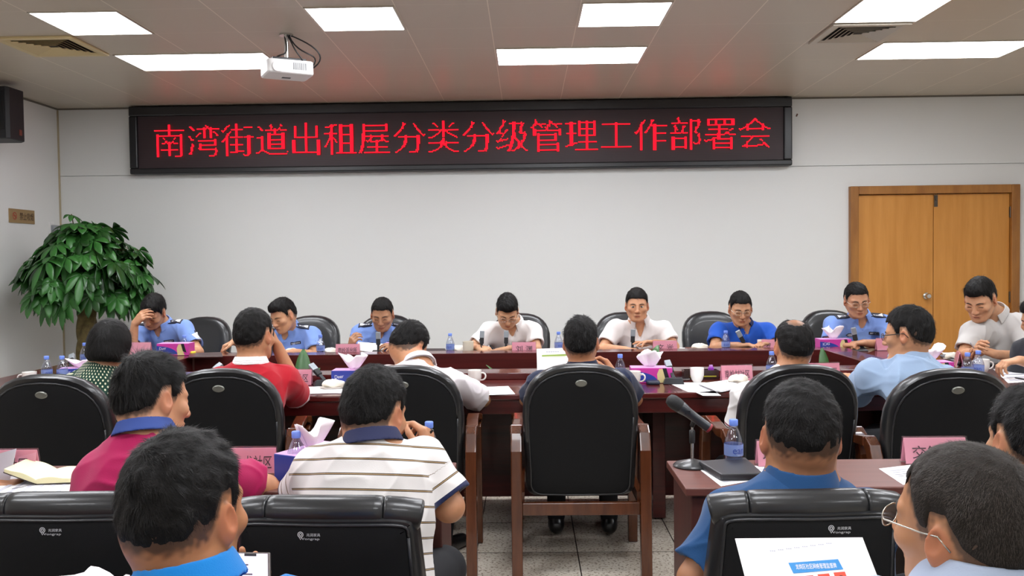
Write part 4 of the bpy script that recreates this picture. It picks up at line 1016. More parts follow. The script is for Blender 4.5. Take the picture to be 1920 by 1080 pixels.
# ------------------------------------------------------------------ distance-field modelling
def smin(a, b, k):
    if k <= 0: return np.minimum(a, b)
    h = np.clip(.5+.5*(b-a)/k, 0, 1); return b+(a-b)*h-k*h*(1-h)
class Field:
    def __init__(s): s.ops = []
    def _add(s, fn, lo, hi, k, mode): s.ops.append((fn, np.array(lo, float), np.array(hi, float), k, mode)); return s
    def ell(s, c, r, R=None, k=.02, mode=1):
        c = np.array(c, float); r = np.array(r, float); R_ = np.eye(3) if R is None else np.asarray(R, float); ext = np.sqrt(((R_*r)**2).sum(1))
        def fn(P):
            q = (P-c)@R_; k0 = np.sqrt(((q/r)**2).sum(-1)); k1 = np.sqrt(((q/(r*r))**2).sum(-1))+1e-9; return k0*(k0-1)/k1
        return s._add(fn, c-ext, c+ext, k, mode)
    def cone(s, a, b, ra, rb, k=.02, mode=1, flat=None):
        a = np.array(a, float); b = np.array(b, float); ab = b-a; L2 = ab@ab+1e-12; m = max(ra, rb)
        if flat is not None: fn_, fs = unit(flat[0]), flat[1]
        def fn(P):
            q = P-a; t = np.clip((q@ab)/L2, 0, 1); v = q-t[..., None]*ab
            if flat is not None: w_ = v@fn_; v = v+(w_*(1/fs-1))[..., None]*fn_
            return np.sqrt((v*v).sum(-1))-(ra+(rb-ra)*t)
        return s._add(fn, np.minimum(a, b)-m, np.maximum(a, b)+m, k, mode)
    def cyl(s, a, b, r, k=.003, mode=-1):
        a = np.array(a, float); b = np.array(b, float); ab = b-a; L = np.linalg.norm(ab); d = ab/L; c = (a+b)/2
        def fn(P):
            q = P-c; t = q@d; v = q-t[..., None]*d; return np.maximum(np.sqrt((v*v).sum(-1))-r, np.abs(t)-L/2)
        return s._add(fn, np.minimum(a, b)-r, np.maximum(a, b)+r, k, mode)
    def fn(s, f, lo, hi, k, mode): return s._add(f, lo, hi, k, mode)
    def eval(s, P, C, rad, far=.08):
        """P (B,n,3) points in blocks with centres C and half diagonal rad"""
        D = np.full(P.shape[:2], .2)
        for fn, lo, hi, k, mode in s.ops:
            mg = rad+k+(.05 if mode == 1 else .02)
            m = np.where(((C > lo-mg) & (C < hi+mg)).all(1))[0]
            if not len(m): continue
            d = fn(P[m])
            if mode == 1: D[m] = smin(D[m], d, k)
            elif mode == -1: D[m] = -smin(-D[m], d, k)
            else: D[m] = -smin(-D[m], -d, k)
        return D
def surface(field, h, disp=None, bounds=None):
    us = [o for o in field.ops if o[4] == 1]
    lo = np.min([o[1] for o in us], 0)-.02; hi = np.max([o[2] for o in us], 0)+.02
    if bounds: lo = np.maximum(lo, bounds[0]); hi = np.minimum(hi, bounds[1])
    Q = 4; n = np.ceil((hi-lo)/(h*Q)).astype(int); H = h*Q
    I = np.stack(np.meshgrid(*[np.arange(k) for k in n], indexing='ij'), -1).reshape(-1, 3)
    C = lo+(I+.5)*H; D = np.empty(len(C))
    for s0 in range(0, len(C), 200000): D[s0:s0+200000] = field.eval(C[s0:s0+200000, None, :], C[s0:s0+200000], 0)[:, 0]
    act = np.abs(D) < H*1.9
    F = np.where(D > 0, np.float32(1), np.float32(-1)).reshape(n).repeat(Q, 0).repeat(Q, 1).repeat(Q, 2)
    A = I[act]; off = np.stack(np.meshgrid(*[np.arange(Q)]*3, indexing='ij'), -1).reshape(-1, 3)
    for s0 in range(0, len(A), 12000):
        a = A[s0:s0+12000]; G = a[:, None, :]*Q+off[None]; P = lo+(G+.5)*h
        d = field.eval(P, lo+(a+.5)*H, H*.87)
        if disp: d = d+disp(P)
        F[G[..., 0], G[..., 1], G[..., 2]] = d
    nx, ny, nz = F.shape; ids = []; pts = []; quads = []
    for ax in range(3):
        sl0 = [slice(None)]*3; sl1 = [slice(None)]*3; sl0[ax] = slice(0, -1); sl1[ax] = slice(1, None)
        f0, f1 = F[tuple(sl0)], F[tuple(sl1)]; E = np.argwhere((f0 < 0) != (f1 < 0))
        o1, o2 = (ax+1) % 3, (ax+2) % 3
        ok = (E[:, o1] > 0) & (E[:, o2] > 0) & (E[:, o1] < F.shape[o1]-1) & (E[:, o2] < F.shape[o2]-1); E = E[ok]
        a = f0[tuple(E.T)].astype(float); b = f1[tuple(E.T)].astype(float); t = a/(a-b)
        P = E.astype(float); P[:, ax] += t
        cells = []
        for d1, d2 in ((0, 0), (-1, 0), (-1, -1), (0, -1)):
            c = E.copy(); c[:, o1] += d1; c[:, o2] += d2; cells.append((c[:, 0]*ny+c[:, 1])*nz+c[:, 2])
        for c in cells: ids.append(c); pts.append(P)
        q = np.stack(cells, 1); q[a > 0] = q[a > 0][:, ::-1]; quads.append(q)
    ids = np.concatenate(ids); pts = np.concatenate(pts); quads = np.concatenate(quads)
    u, inv = np.unique(ids, return_inverse=True); cnt = np.bincount(inv)
    V = np.stack([np.bincount(inv, pts[:, k])/cnt for k in range(3)], 1)
    F4 = np.searchsorted(u, quads); return lo+(V+.5)*h, F4
def relax(V, F, it=1, lam=.5):
    for _ in range(it):
        n = len(V); S_ = np.zeros_like(V); c = np.zeros(n)
        for a, b in ((0, 1), (1, 2), (2, 3), (3, 0)):
            for p, q in ((a, b), (b, a)):
                for k in range(3): S_[:, k] += np.bincount(F[:, p], V[F[:, q], k], n)
                c += np.bincount(F[:, p], minlength=n)
        V = V+lam*(S_/c[:, None]-V)
    return V
def raw_mesh(name, V, F, m, parent=None, org=(0, 0, 0), attrs=None, smooth=True):
    V = np.asarray(V)-np.array(org); me = bpy.data.meshes.new(name); k = F.shape[1]
    me.vertices.add(len(V)); me.vertices.foreach_set('co', V.astype(np.float32).ravel())
    me.loops.add(F.size); me.loops.foreach_set('vertex_index', F.astype(np.int32).ravel())
    me.polygons.add(len(F)); me.polygons.foreach_set('loop_start', np.arange(0, F.size, k, dtype=np.int32))
    if smooth: me.polygons.foreach_set('use_smooth', np.ones(len(F), bool))
    for an, (ty, arr) in (attrs or {}).items():
        a = me.attributes.new(an, ty, 'POINT')
        if ty == 'FLOAT_COLOR': a.data.foreach_set('color', arr.astype(np.float32).ravel())
        else: a.data.foreach_set('vector', arr.astype(np.float32).ravel())
    me.update(calc_edges=True); me.validate(verbose=False)
    if m: me.materials.append(m)
    o = bpy.data.objects.new(name, me); COL.objects.link(o)
    if parent: o.parent = parent
    return o
_rn = np.random.RandomState(3); _NA = _rn.normal(size=(10, 3)); _NP = _rn.rand(10)*6.28
def wav(P, f, seed=0):
    """cheap smooth noise in about -1..1"""
    s = 0
    for i in range(5):
        a = _NA[(i+seed) % 10]; b = _NA[(i*3+1+seed) % 10]; s = s+np.sin(P@(a*f)+_NP[(i+seed) % 10]+1.3*np.sin(P@(b*f*.7)+seed))
    return s/3.2
# ------------------------------------------------------------------ people
skinm = mat('skin', '#c99a78', .48, .4, attr='Col', sss=.12, bump=(900, .08, .001))
hairm = mat('hair_black', '#0e0c0b', .6, .18, bump=(350, .5, .003)); strandm = mat('hair_strand', '#100e0d', .5, .22)
hairg = mat('hair_grey_brown', '#221d19', .6, .2, bump=(450, .5, .002)); strandg = mat('hair_strand_grey', '#362f29', .5, .25)
browm = mat('eyebrow_hair', '#1d1613', .7); eyew = mat('eye_white', '#d9d2cb', .2); eyed = mat('eye_iris', '#1a110c', .12); lipm = mat('mouth_line', '#6a3a32', .5)
goldm = mat('glasses_metal', '#b9b4a8', .25, metal=.9); blackf = mat('glasses_black', '#141414', .3); lensm = clear('glasses_lens', '#fcfdff', -.06, .02)
trm = {}
def head_prims(f, T, hs):
    """T maps head-local points to the world; hs = size"""
    Rh, Hc = T
    def w(p): return Hc+Rh@(np.array(p, float)*hs)
    def E(c, r, k=.02, mode=1, R=None): f.ell(w(c), np.array(r)*hs, Rh if R is None else Rh@R, k*hs, mode)
    def K(a, b, ra, rb, k=.01, mode=1): f.cone(w(a), w(b), ra*hs, rb*hs, k*hs, mode)
    E((0, -.012, .032), (.0765, .096, .088)); E((0, -.038, -.005), (.067, .066, .066), .03)
    E((0, .03, -.028), (.0625, .060, .080), .03); E((0, .028, -.07), (.05, .05, .036), .025)
    for s in (-1, 1):
        K((s*.060, -.004, -.045), (s*.028, .062, -.092), .013, .014, .025)
        E((s*.044, .060, -.022), (.022, .022, .018), .02)
        K((s*.014, .082, .019), (s*.044, .069, .021), .008, .007, .016)
        E((s*.031, .099, .003), (.017, .012, .0105), .014, -1)
        E((s*.031, .0735, .001), (.0150, .0135, .0105), .005)
        E((s*.0115, .0965, -.036), (.0085, .010, .0075), .006)
        # ear: rim, hollow, lobe
        Re = rotz(s*-.38)@rotx(.18)
        E((s*.0800, -.008, -.004), (.0075, .0185, .0315), .006, 1, Re); E((s*.0880, -.004, .003), (.0065, .0105, .019), .004, -1, Re)
        E((s*.0775, .0, -.028), (.006, .0095, .011), .006); E((s*.0795, .0075, -.006), (.004, .0045, .008), .004)
    E((0, .074, -.096), (.019, .017, .015), .022)
    K((0, .088, .010), (0, .106, -.030), .0075, .0105, .012); E((0, .106, -.0335), (.0105, .0105, .0095), .006)
    E((0, .084, -.0605), (.0235, .0145, .0068), .008); E((0, .0825, -.0715), (.020, .0135, .0068), .008)
    K((-.021, .0965, -.0662), (.021, .0965, -.0662), .0022, .0022, .003, -1)
    return w
FING = ((.95, .0), (1.06, .0), (1.0, .0), (.8, .0))
HANDS = {'flat': [(.12, .15, .1)]*4, 'relax': [(.35, .5, .35), (.4, .55, .4), (.45, .6, .4), (.5, .6, .4)], 'fist': [(1.1, 1.5, .9)]*4,
         'pen': [(.75, .65, .3), (.85, .9, .5), (1.05, 1.2, .7), (1.15, 1.3, .8)], 'hold': [(.55, .8, .5), (.6, .85, .5), (.65, .85, .5), (.7, .9, .5)],
         'spread': [(-.05, .1, .1), (.1, .2, .1), (.25, .35, .2), (.45, .5, .3)], 'tap': [(.9, .35, .15), (.8, .5, .3), (.9, .8, .4), (1.0, .9, .5)]}
def hand_prims(f, w, d, n, side, pose='relax', sc=1.0):
    d = unit(d); n = unit(np.array(n)-d*np.dot(n, d)); s = np.cross(d, n)*side; w = np.array(w, float)
    P = HANDS[pose]; kn = []
    for i in range(4):
        lat = (.031-.0205*i)*sc; r0 = w+s*lat*.55+d*.008*sc; r1 = w+d*(.086-.004*abs(i-1.2))*sc+s*lat
        f.cone(r0, r1, .0145*sc, .0118*sc, .012 if i else .02); kn.append(r1)
    f.ell(w+d*.045*sc, np.array([.036, .046, .014])*sc, np.stack([s, d, np.cross(s, d)], 1), .012)
    for i in range(4):
        a = 0; p = kn[i]; fl = FING[i][0]*sc; spread = (1.5-i)*.07 if pose in ('flat', 'spread', 'relax') else (1.5-i)*.02
        for j, (L, ra, rb) in enumerate(((.042, .0100, .0090), (.027, .0089, .0082), (.022, .0080, .0066))):
            a += P[i][j]; q = p+(d*math.cos(a)+n*math.sin(a)+s*spread)*L*fl
            f.cone(p, q, ra*sc, rb*sc, .006 if j == 0 else .003); p = q
    p = w+d*.018*sc+s*.022*sc; close = {'fist': .75, 'pen': .55, 'hold': .6, 'tap': .3}.get(pose, .15)
    dirs = (d*.62+s*(.75-close*.4)+n*(.25+close*.35), d*.85+s*(.35-close*.45)+n*(.15+close*.4), d*.95+s*(.1-close*.5)+n*(.1+close*.4))
    for (L, ra, rb), dd in zip(((.046, .0150, .0115), (.034, .0112, .0100), (.026, .0098, .0080)), dirs):
        q = p+unit(dd)*L*sc; f.cone(p, q, ra*sc, rb*sc, .008 if L > .04 else .004); p = q
def two_bone(S_, W, la, lb, pole):
    d = W-S_; L = np.linalg.norm(d); L = min(L, (la+lb)*.995); u = unit(d); a = (la*la-lb*lb+L*L)/(2*L); h = math.sqrt(max(0, la*la-a*a))
    pl = np.array(pole, float); pl = unit(pl-u*np.dot(pl, u)); return S_+u*a+pl*h
def shirt_mat(name, col, o):
    m = mat(name, col, .82, .25, bump=(420, .22, .002), sheen=.15); nt = m.node_tree; b = nt.nodes['Principled BSDF']
    if not any(k in o for k in ('cuff', 'stripes', 'dots', 'yarn')): return m
    at_ = nt.nodes.new('ShaderNodeAttribute'); at_.attribute_name = 'pat'; sp = nt.nodes.new('ShaderNodeSeparateXYZ'); nt.links.new(at_.outputs['Vector'], sp.inputs[0])
    cur = None
    def over(mask, c):
        nonlocal cur
        x = nt.nodes.new('ShaderNodeMix'); x.data_type = 'RGBA'; x.inputs[6].default_value = lin(col); x.inputs[7].default_value = lin(c)
        if cur: nt.links.new(cur, x.inputs[6])
        nt.links.new(mask, x.inputs[0]); cur = x.outputs[2]
    if 'stripes' in o:
        per, offs, bands = o['stripes']
        v = math_node(nt, 'FRACT', math_node(nt, 'DIVIDE', math_node(nt, 'ADD', sp.outputs[1], offs+10), per))
        for lo, hi, c in bands: over(math_node(nt, 'MULTIPLY', math_node(nt, 'GREATER_THAN', v, lo), math_node(nt, 'LESS_THAN', v, hi)), c)
    if 'dots' in o:
        per, r, c = o['dots']
        for sx, sy in ((0, 0), (.5, .5)):
            fx = math_node(nt, 'SUBTRACT', math_node(nt, 'FRACT', math_node(nt, 'ADD', math_node(nt, 'DIVIDE', sp.outputs[0], per), sx+20)), .5)
            fy = math_node(nt, 'SUBTRACT', math_node(nt, 'FRACT', math_node(nt, 'ADD', math_node(nt, 'DIVIDE', sp.outputs[1], per), sy+20)), .5)
            dd = math_node(nt, 'ADD', math_node(nt, 'MULTIPLY', fx, fx), math_node(nt, 'MULTIPLY', fy, fy)); over(math_node(nt, 'LESS_THAN', dd, r*r), c)
    if 'cuff' in o:
        for lo, hi, c in o['cuff']: over(math_node(nt, 'MULTIPLY', math_node(nt, 'GREATER_THAN', sp.outputs[2], lo), math_node(nt, 'LESS_THAN', sp.outputs[2], hi)), c)
    nt.links.new(cur, b.inputs['Base Color']); return m
def hairline(phi, style):
    a = np.array(style.get('line', [(0, .064), (.55, .066), (.85, .050), (1.08, .030), (1.22, -.004), (1.40, -.002), (1.48, .034), (1.80, .034), (2.0, -.01), (2.15, -.035), (2.5, -.048), (3.2, -.052)]))
    return np.interp(phi, a[:, 0], a[:, 1])+style.get('nape', 0)*np.clip((phi-1.95)/.3, 0, 1)
def person(label, head, hyaw=0, hpitch=0, hroll=0, hs=1.0, yaw=0, lean=10, side=0, skin='#c79a79', shirt=('shirt_white', '#e9e8e6'), sopt={}, collar=None, hair={}, nb=None,
           sh=None, L=None, R=None, vox=.0038, svox=.007, build=1.0, trousers='#17181c', glasses=None, eyes='down', name='person', sleeve=.72, strands=1500, seatz=.47, legs=True, wide=1.0, legf=.42, vneck=.5, drop=0):
    """L / R: dict(e=(px,py,Y) elbow or None, w=(px,py,Y) wrist, d=finger direction, n=palm normal, pose=...)"""
    rd_ = math.radians
    Hc = at(*head); Rh = rotz(rd_(hyaw))@rotx(rd_(hpitch))@roty(rd_(hroll)); Rt = rotz(rd_(yaw))@rotx(-rd_(lean))@roty(rd_(side))
    fw, rt, up = Rt[:, 1], Rt[:, 0], Rt[:, 2]; B = build
    hb = Hc+Rh@(np.array([0, -.042, -.07])*hs)
    Nb = at(*nb) if nb else hb-up*.085*hs+fw*-.005
    gx_ = Nb[0]; t = thing(name, label, 'person', (Nb[0], Nb[1], 0)); org = (Nb[0], Nb[1], 0)
    sw = .172*B*wide
    S = {}
    S['R'] = at(*sh['R']) if sh and 'R' in sh else Nb-up*.055+rt*sw; S['L'] = at(*sh['L']) if sh and 'L' in sh else Nb-up*.055-rt*sw
    for _k in 'RL':
        if sh and _k in sh: S[_k] = S[_k]-np.array([0, 0, drop])
    tl = max(.30, (Nb[2]-seatz-.09)/max(.35, up[2])); Pv = Nb-up*tl; ch_ = Nb-up*.20*min(1, tl/.5); be = Nb-up*tl*.68
    arms = {}
    for sd, A_ in (('R', R), ('L', L)):
        s_ = 1 if sd == 'R' else -1
        if A_ is None:
            e = S[sd]-up*.25+fw*.10+rt*s_*.04; w_ = e+fw*.22-rt*s_*.07-np.array([0, 0, .06]); A_ = dict(d=fw, n=(0, 0, -1), pose='relax')
        else:
            w_ = at(*A_['w']) if 'w' in A_ else None
            if A_.get('e') is not None: e = at(*A_['e'])
            else: e = two_bone(S[sd], w_, .285*B, .25*B, A_.get('pole', -up*.6+rt*s_*.8-fw*.2))
            if w_ is None: w_ = e+unit(np.array(A_['dir'], float))*.25*B
        arms[sd] = (e, w_, A_, s_)
    # ---------------- body: one continuous surface
    f = Field()
    wl = head_prims(f, (Rh, Hc), hs)
    nr = .058*hs*B**.5; f.cone(wl((0, -.030, -.040)), Nb-up*.01, nr*.93, nr*1.02, .03); f.cone(Nb-up*.01, Nb-up*.06, nr*1.0, .062, .03)
    f.ell(ch_, np.array([.150, .098, .165])*B, Rt, .05); f.ell(be, np.array([.138, .100, .15])*B, Rt, .06); f.ell(Pv+up*.03, np.array([.155, .112, .10])*B, Rt, .06)
    for sd in 'RL':
        e, w_, A_, s_ = arms[sd]; Sd = S[sd]
        f.cone(Nb-up*.022, Sd-up*.005, .034, .044, .04); f.cone(ch_+up*.06, Sd, .06, .052, .04)
        f.cone(Sd, e, .050*B, .040*B, .03); f.ell(Sd-up*.01, np.array([.052, .054, .062])*B, None, .03)
        m_ = e+(w_-e)*.3; f.cone(e, m_, .0385*B, .0395*B, .01); f.cone(m_, w_, .0395*B, .0265*B, .01)
        f.cone(w_-unit(w_-e)*.03, w_+unit(w_-e)*.005, .0265*B, .0235, .01, flat=(A_.get('n', (0, 0, -1)), .8))
        if A_.get('pose', 'relax') != 'none': hand_prims(f, w_, A_.get('d', unit(w_-e)), A_.get('n', (0, 0, -1)), s_, A_.get('pose', 'relax'), .97*B**.3)
    V, F = surface(f, vox); V = relax(V, F, 1, .45)
    # colours that belong to the skin itself: lips, scalp under the hair, slightly redder ears and nose; nostril hollows are shade painted in dark
    q = ((V-Hc)@Rh)/hs; base = np.array(lin(skin)[:3]); Cc = np.tile(base, (len(V), 1))
    mot = 1+.06*wav(V, 60)+.04*wav(V, 160, 3); Cc *= mot[:, None]
    def blend(mask, c): nonlocal Cc; Cc = Cc*(1-mask[:, None])+np.array(lin(c)[:3])*mask[:, None]
    def blob(c, r, soft=.35): d_ = np.sqrt((((q-np.array(c))/np.array(r))**2).sum(1)); return np.clip((1-d_)/soft, 0, 1)
    blend(blob((0, .09, -.066), (.024, .02, .0105))*.55, '#a8584a')
    for s_ in (-1, 1): blend(blob((s_*.085, -.006, -.005), (.016, .03, .04))*.35, '#c2694f'); blend(blob((s_*.006, .1, -.044), (.006, .012, .004), .5)*.6, '#4a2a22')
    blend(blob((0, .105, -.03), (.022, .02, .02), .8)*.2, '#c26a55')
    phi = np.abs(np.arctan2(np.abs(q[:, 0]), q[:, 1])); zl = hairline(phi, hair); inh = (np.abs(q[:, 0]) < .083) & (q[:, 1] < .10) & (q[:, 2] > -.075)
    fade = np.clip((q[:, 2]-zl+.008+.006*wav(q, 220, 2))/.016, 0, 1)*inh*np.where(np.sqrt((q**2).sum(1)) < .16, 1, 0)
    if 'bald' in hair:
        bc, br = hair['bald']; fade = fade*(1-np.clip(1.25-np.sqrt((((q-np.array(bc))/np.array(br))**2).sum(1)), 0, 1)*.75)
    blend(fade*hair.get('scalp', .85), hair.get('scalpc', '#2a211c'))
    if hair.get('stubble'): blend(blob((0, .06, -.08), (.06, .07, .045), .6)*.25, '#5a463c')
    body = raw_mesh('body', V, F, skinm, t, org, {'Col': ('FLOAT_COLOR', np.concatenate([Cc, np.ones((len(V), 1))], 1))})
    # ---------------- shirt
    g = Field(); ofs = .011
    g.cone(Nb-up*.045, Nb-up*.09, nr+.014, .092, .03)
    g.ell(ch_, np.array([.150, .098, .165])*B+ofs, Rt, .05); g.ell(be, np.array([.143, .106, .155])*B+ofs, Rt, .06); g.ell(Pv+up*.03, np.array([.160, .122, .105])*B+ofs, Rt, .06)
    for sd in 'RL':
        e, w_, A_, s_ = arms[sd]; Sd = S[sd]; ud = unit(e-Sd); Lu = np.linalg.norm(e-Sd); se = Sd+ud*Lu*sleeve
        g.cone(Nb-up*.024, Sd+up*.000, .038+ofs*.6, .048+ofs*.6, .04); g.cone(ch_+up*.06, Sd, .06+ofs, .058+ofs, .04)
        g.cone(Sd, se+ud*.03, .056*B+ofs, .060*B+ofs, .03)
        # side drape between arm and trunk
        g.cone(Sd-up*.03-rt*s_*.02, ch_-up*.02+rt*s_*.08*B, .05+ofs, .05+ofs, .04)
    # cuts: sleeve ends open, neck hole, hem
    for sd in 'RL':
        e, w_, A_, s_ = arms[sd]; Sd = S[sd]; ud = unit(e-Sd); Lu = np.linalg.norm(e-Sd); se = Sd+ud*Lu*sleeve
        g.cyl(se, se+ud*.14, .095*B, .004); g.cone(se-ud*.045, se+ud*.03, .046*B, .054*B+ofs, .004, -1)
    nd = unit(Hc+Rh@(np.array([0, -.035, .0])*hs)-Nb); g.cone(Nb+nd*.004, Nb+nd*.14, nr+.002, nr+.02, .006, -1)
    if vneck: g.cone(Nb+fw*.05+up*.01, Nb+fw*.105-up*.075*vneck*2, .040, .012, .006, -1)
    g.cyl(Pv-up*.17, Pv-up*.045, .3, .01)
    sd0 = abs(hash(label)) % 7 if False else sum(map(ord, label)) % 7
    def folds(P): 
        q_ = (P-Nb)@Rt; a = (1-np.abs(wav(q_*np.array([1.0, .7, .8]), 15, sd0)))**4*-.0075+(1-np.abs(wav(q_*np.array([.55, .6, 1.2]), 24, sd0+2)))**4*-.0055+wav(q_, 16, sd0+3)*.004; return (a+.003)*sopt.get('fold', 1)
    V, F = surface(g, svox, folds); V = relax(V, F, 1, .5)
    pat = np.zeros((len(V), 3)); q_ = (V-Nb)@Rt
    pat[:, 0] = np.arctan2(q_[:, 0], -q_[:, 1]-.02)*.15; pat[:, 1] = q_[:, 2]; pat[:, 2] = -1
    for sd in 'RL':
        e, w_, A_, s_ = arms[sd]; Sd = S[sd]; ud = unit(e-Sd); Lu = np.linalg.norm(e-Sd); v = V-Sd; tt = v@ud; rad = np.linalg.norm(v-tt[:, None]*ud, axis=1)
        on = (rad < .088*B+ofs) & (tt > .035) & (tt < Lu*sleeve+.03); pat[on, 2] = tt[on]-Lu*sleeve
        if 'stripes' in sopt: pat[on, 1] = -.055-tt[on]
    sm = shirt_mat(shirt[0], shirt[1], sopt); so = raw_mesh('shirt', V, F, sm, t, org, {'pat': ('FLOAT_VECTOR', pat)})
    bvh = BVHTree.FromPolygons([tuple(p) for p in V], [tuple(x) for x in F.tolist()])
    # ---------------- collar
    if collar:
        cm_ = collar.get('mat') or sm; h_ = collar.get('h', .034); R0 = nr+.006; ax = unit(nd*.7+up*.4); cy = unit(fw-ax*np.dot(fw, ax)); cx = np.cross(cy, ax); Rc = np.stack([cx, cy, ax], 1); cb = Nb+ax*(.004+collar.get('lift', 0))
        op = collar.get('open', .30)
        def cf(P):
            q = (P-cb)@Rc; r = np.sqrt(q[..., 0]**2+(q[..., 1]*.93)**2); ph = np.arctan2(np.abs(q[..., 0]), q[..., 1]); fr_ = np.clip(1-ph/1.1, 0, 1)
            zz = q[..., 2]; lo_ = -.004-.030*fr_*collar.get('point', 1); Rz = R0+(h_-zz)*.42+.006*fr_
            a = np.maximum(np.abs(r-Rz)-.0035, np.abs(zz-(h_+lo_)/2)-(h_-lo_)/2); st_ = np.maximum(np.abs(r-R0-.001)-.003, np.abs(zz-h_/2)-h_/2)
            a = np.minimum(a, st_); wedge = (op+(.0 if True else 0))-ph; return np.maximum(a, wedge*.06)
        c_ = Field(); c_.fn(cf, cb-.12, cb+.12, .002, 1); V2, F2 = surface(c_, min(svox, .0035)); V2 = relax(V2, F2, 2, .5)
        co = raw_mesh('collar', V2, F2, cm_, t, org)
        if collar.get('tip'):
            c2 = Field(); 
            def cf2(P):
                q = (P-cb)@Rc; r = np.sqrt(q[..., 0]**2+(q[..., 1]*.93)**2); ph = np.arctan2(np.abs(q[..., 0]), q[..., 1]); zz = q[..., 2]; Rz = R0+(h_-zz)*.42
                d1 = np.maximum(np.abs(r-Rz)-.0048, np.minimum(np.abs(zz-.006), np.abs(zz-.016))-.0022); return np.maximum(d1, (op-ph)*.06)
            c2.fn(cf2, cb-.12, cb+.12, .001, 1); V3, F3 = surface(c2, .002); raw_mesh('collar_tip', V3, F3, collar['tip'], co, org) if len(F3) else None
    # ---------------- trousers and shoes
    if legs:
        tm = mat('trousers_'+trousers.lstrip('#'), trousers, .8, .3, bump=(300, .2, .002)); l = Field(); l.ell(Pv+np.array([0, 0, .0]), np.array([.165, .125, .10])*B, rotz(rd_(yaw)), .04)
        f2 = unit(np.array([fw[0], fw[1], 0])); r2 = np.array([f2[1], -f2[0], 0]); shoes = MB()
        for s_ in (-1, 1):
            hp = Pv+r2*s_*.085-np.array([0, 0, .02]); kn = np.array([*(Pv[:2]+f2[:2]*legf+r2[:2]*s_*.13), .49]); an = np.array([*(kn[:2]+f2[:2]*-.10+r2[:2]*s_*.01), .09])
            l.cone(hp, kn, .085*B, .062*B, .04); l.cone(kn, an, .06*B, .047, .03)
            sf = Field(); hl = an-f2*.03; hl[2] = .045; to = an+f2*.16; to[2] = .035
            sf.cone(hl, to, .040, .036, .01); sf.cone(an-np.array([0, 0, .03]), an+np.array([0, 0, .0]), .042, .04, .02); sf.cyl((an[0], an[1], -.2), (an[0], an[1], .001), .4, .002)
            V2, F2 = surface(sf, .008); raw_mesh('shoe', relax(V2, F2, 1), F2, mat('shoe_black', '#101012', .35, coat=.2), t, org)
        V2, F2 = surface(l, .012); raw_mesh('trousers', relax(V2, F2, 1), F2, tm, t, org)
    # ---------------- hair
    Hf = Field(); tk = hair.get('thick', .011); fm_ = hair.get('front', 0)
    Hf.ell((0, -.012, .034), (.0765+.0045+hair.get('sidet', 0), .096+tk*.65, .088+tk), None, .01); Hf.ell((0, -.038, -.005), (.067+.004+hair.get('sidet', 0), .066+.006, .066+.004), None, .02)
    if fm_: Hf.ell((0, .045, .085), (.055, .045, .03+fm_), None, .025)
    if hair.get('bob'):
        Hf.ell((0, -.022, .012), (.104, .108, .112), None, .02); Hf.ell((0, -.040, -.050), (.096, .085, .062), None, .03)
    else: Hf.cone((0, -.040, -.01), (0, -.045, -.055), .058, .050, .02)
    def region(P): return (hairline(np.abs(np.arctan2(np.abs(P[..., 0]), P[..., 1])), hair)-P[..., 2]+.003*wav(P, 150, 5)+.002*wav(P, 420, 1))*.8
    if hair.get('bob'):
        def region(P):
            ph = np.abs(np.arctan2(np.abs(P[..., 0]), P[..., 1])); return (np.interp(ph, [0, .5, .9, 1.1, 1.4, 3.2], [.05, .05, .02, -.07, -.085, -.092])-P[..., 2])*.8
    Hf.fn(region, (-.3, -.3, -.3), (.3, .3, .3), .006, 0)
    if 'bald' in hair: bc, br = hair['bald']; Hf.ell(bc, br, None, .022, -1)
    nA = hair.get('rough', .0022)
    def hd_(P):
        a = wav(P*np.array([1, .6, .5]), 190, sd0)*nA+wav(P, 420, sd0+1)*nA*.35
        if hair.get('bob'): return a
        zr = (P[..., 2]-hairline(np.abs(np.arctan2(np.abs(P[..., 0]), P[..., 1])), hair)); return a*np.clip(zr/.04, .15, 1)+np.clip(1-zr/hair.get('taper', .035), 0, 1)**1.3*.0062*(P[..., 1] < .06)
    V, F = surface(Hf, max(.0025, vox*.8), hd_, bounds=((-.14, -.16, -.12), (.14, .14, .19)))
    hm, sm_ = (hairg, strandg) if hair.get('grey') else (hairm, strandm)
    Vw = Hc+(V*hs)@Rh.T; ho = raw_mesh('hair', Vw, F, hm, t, org)
    if strands and len(F):
        rs = np.random.RandomState(sd0+5); P4_ = V[F]; ar = np.linalg.norm(np.cross(P4_[:, 2]-P4_[:, 0], P4_[:, 3]-P4_[:, 1]), axis=1); nn = np.cross(P4_[:, 2]-P4_[:, 0], P4_[:, 3]-P4_[:, 1])/(ar[:, None]+1e-12)
        ctr = P4_.mean(1); outer = ((ctr-np.array([0, -.012, .02]))*nn).sum(1) > .02; pr = ar*outer; pr /= pr.sum()
        ix = rs.choice(len(F), strands, p=pr); uv = rs.rand(strands, 2); Pq = P4_[ix]; p = (Pq[:, 0]*(1-uv[:, :1])+Pq[:, 1]*uv[:, :1])*(1-uv[:, 1:])+(Pq[:, 3]*(1-uv[:, :1])+Pq[:, 2]*uv[:, :1])*uv[:, 1:]
        n_ = nn[ix]; wp = np.array(hair.get('whorl', (.012, -.07, .115))); fl = p-wp; fl += .35*np.stack([-fl[:, 1], fl[:, 0], 0*fl[:, 0]], 1); fl += np.array([0, .02, -.03]); fl -= n_*(fl*n_).sum(1)[:, None]; fl /= np.linalg.norm(fl, axis=1)[:, None]+1e-9
        tuft = np.stack([wav(p, 90, k) for k in (1, 4, 7)], 1)*hair.get('tuft', .35); fl = fl+tuft+rs.normal(size=fl.shape)*.16
        lo_h = hairline(np.abs(np.arctan2(np.abs(p[:, 0]), p[:, 1])), hair) if not hair.get('bob') else np.full(len(p), -.09)
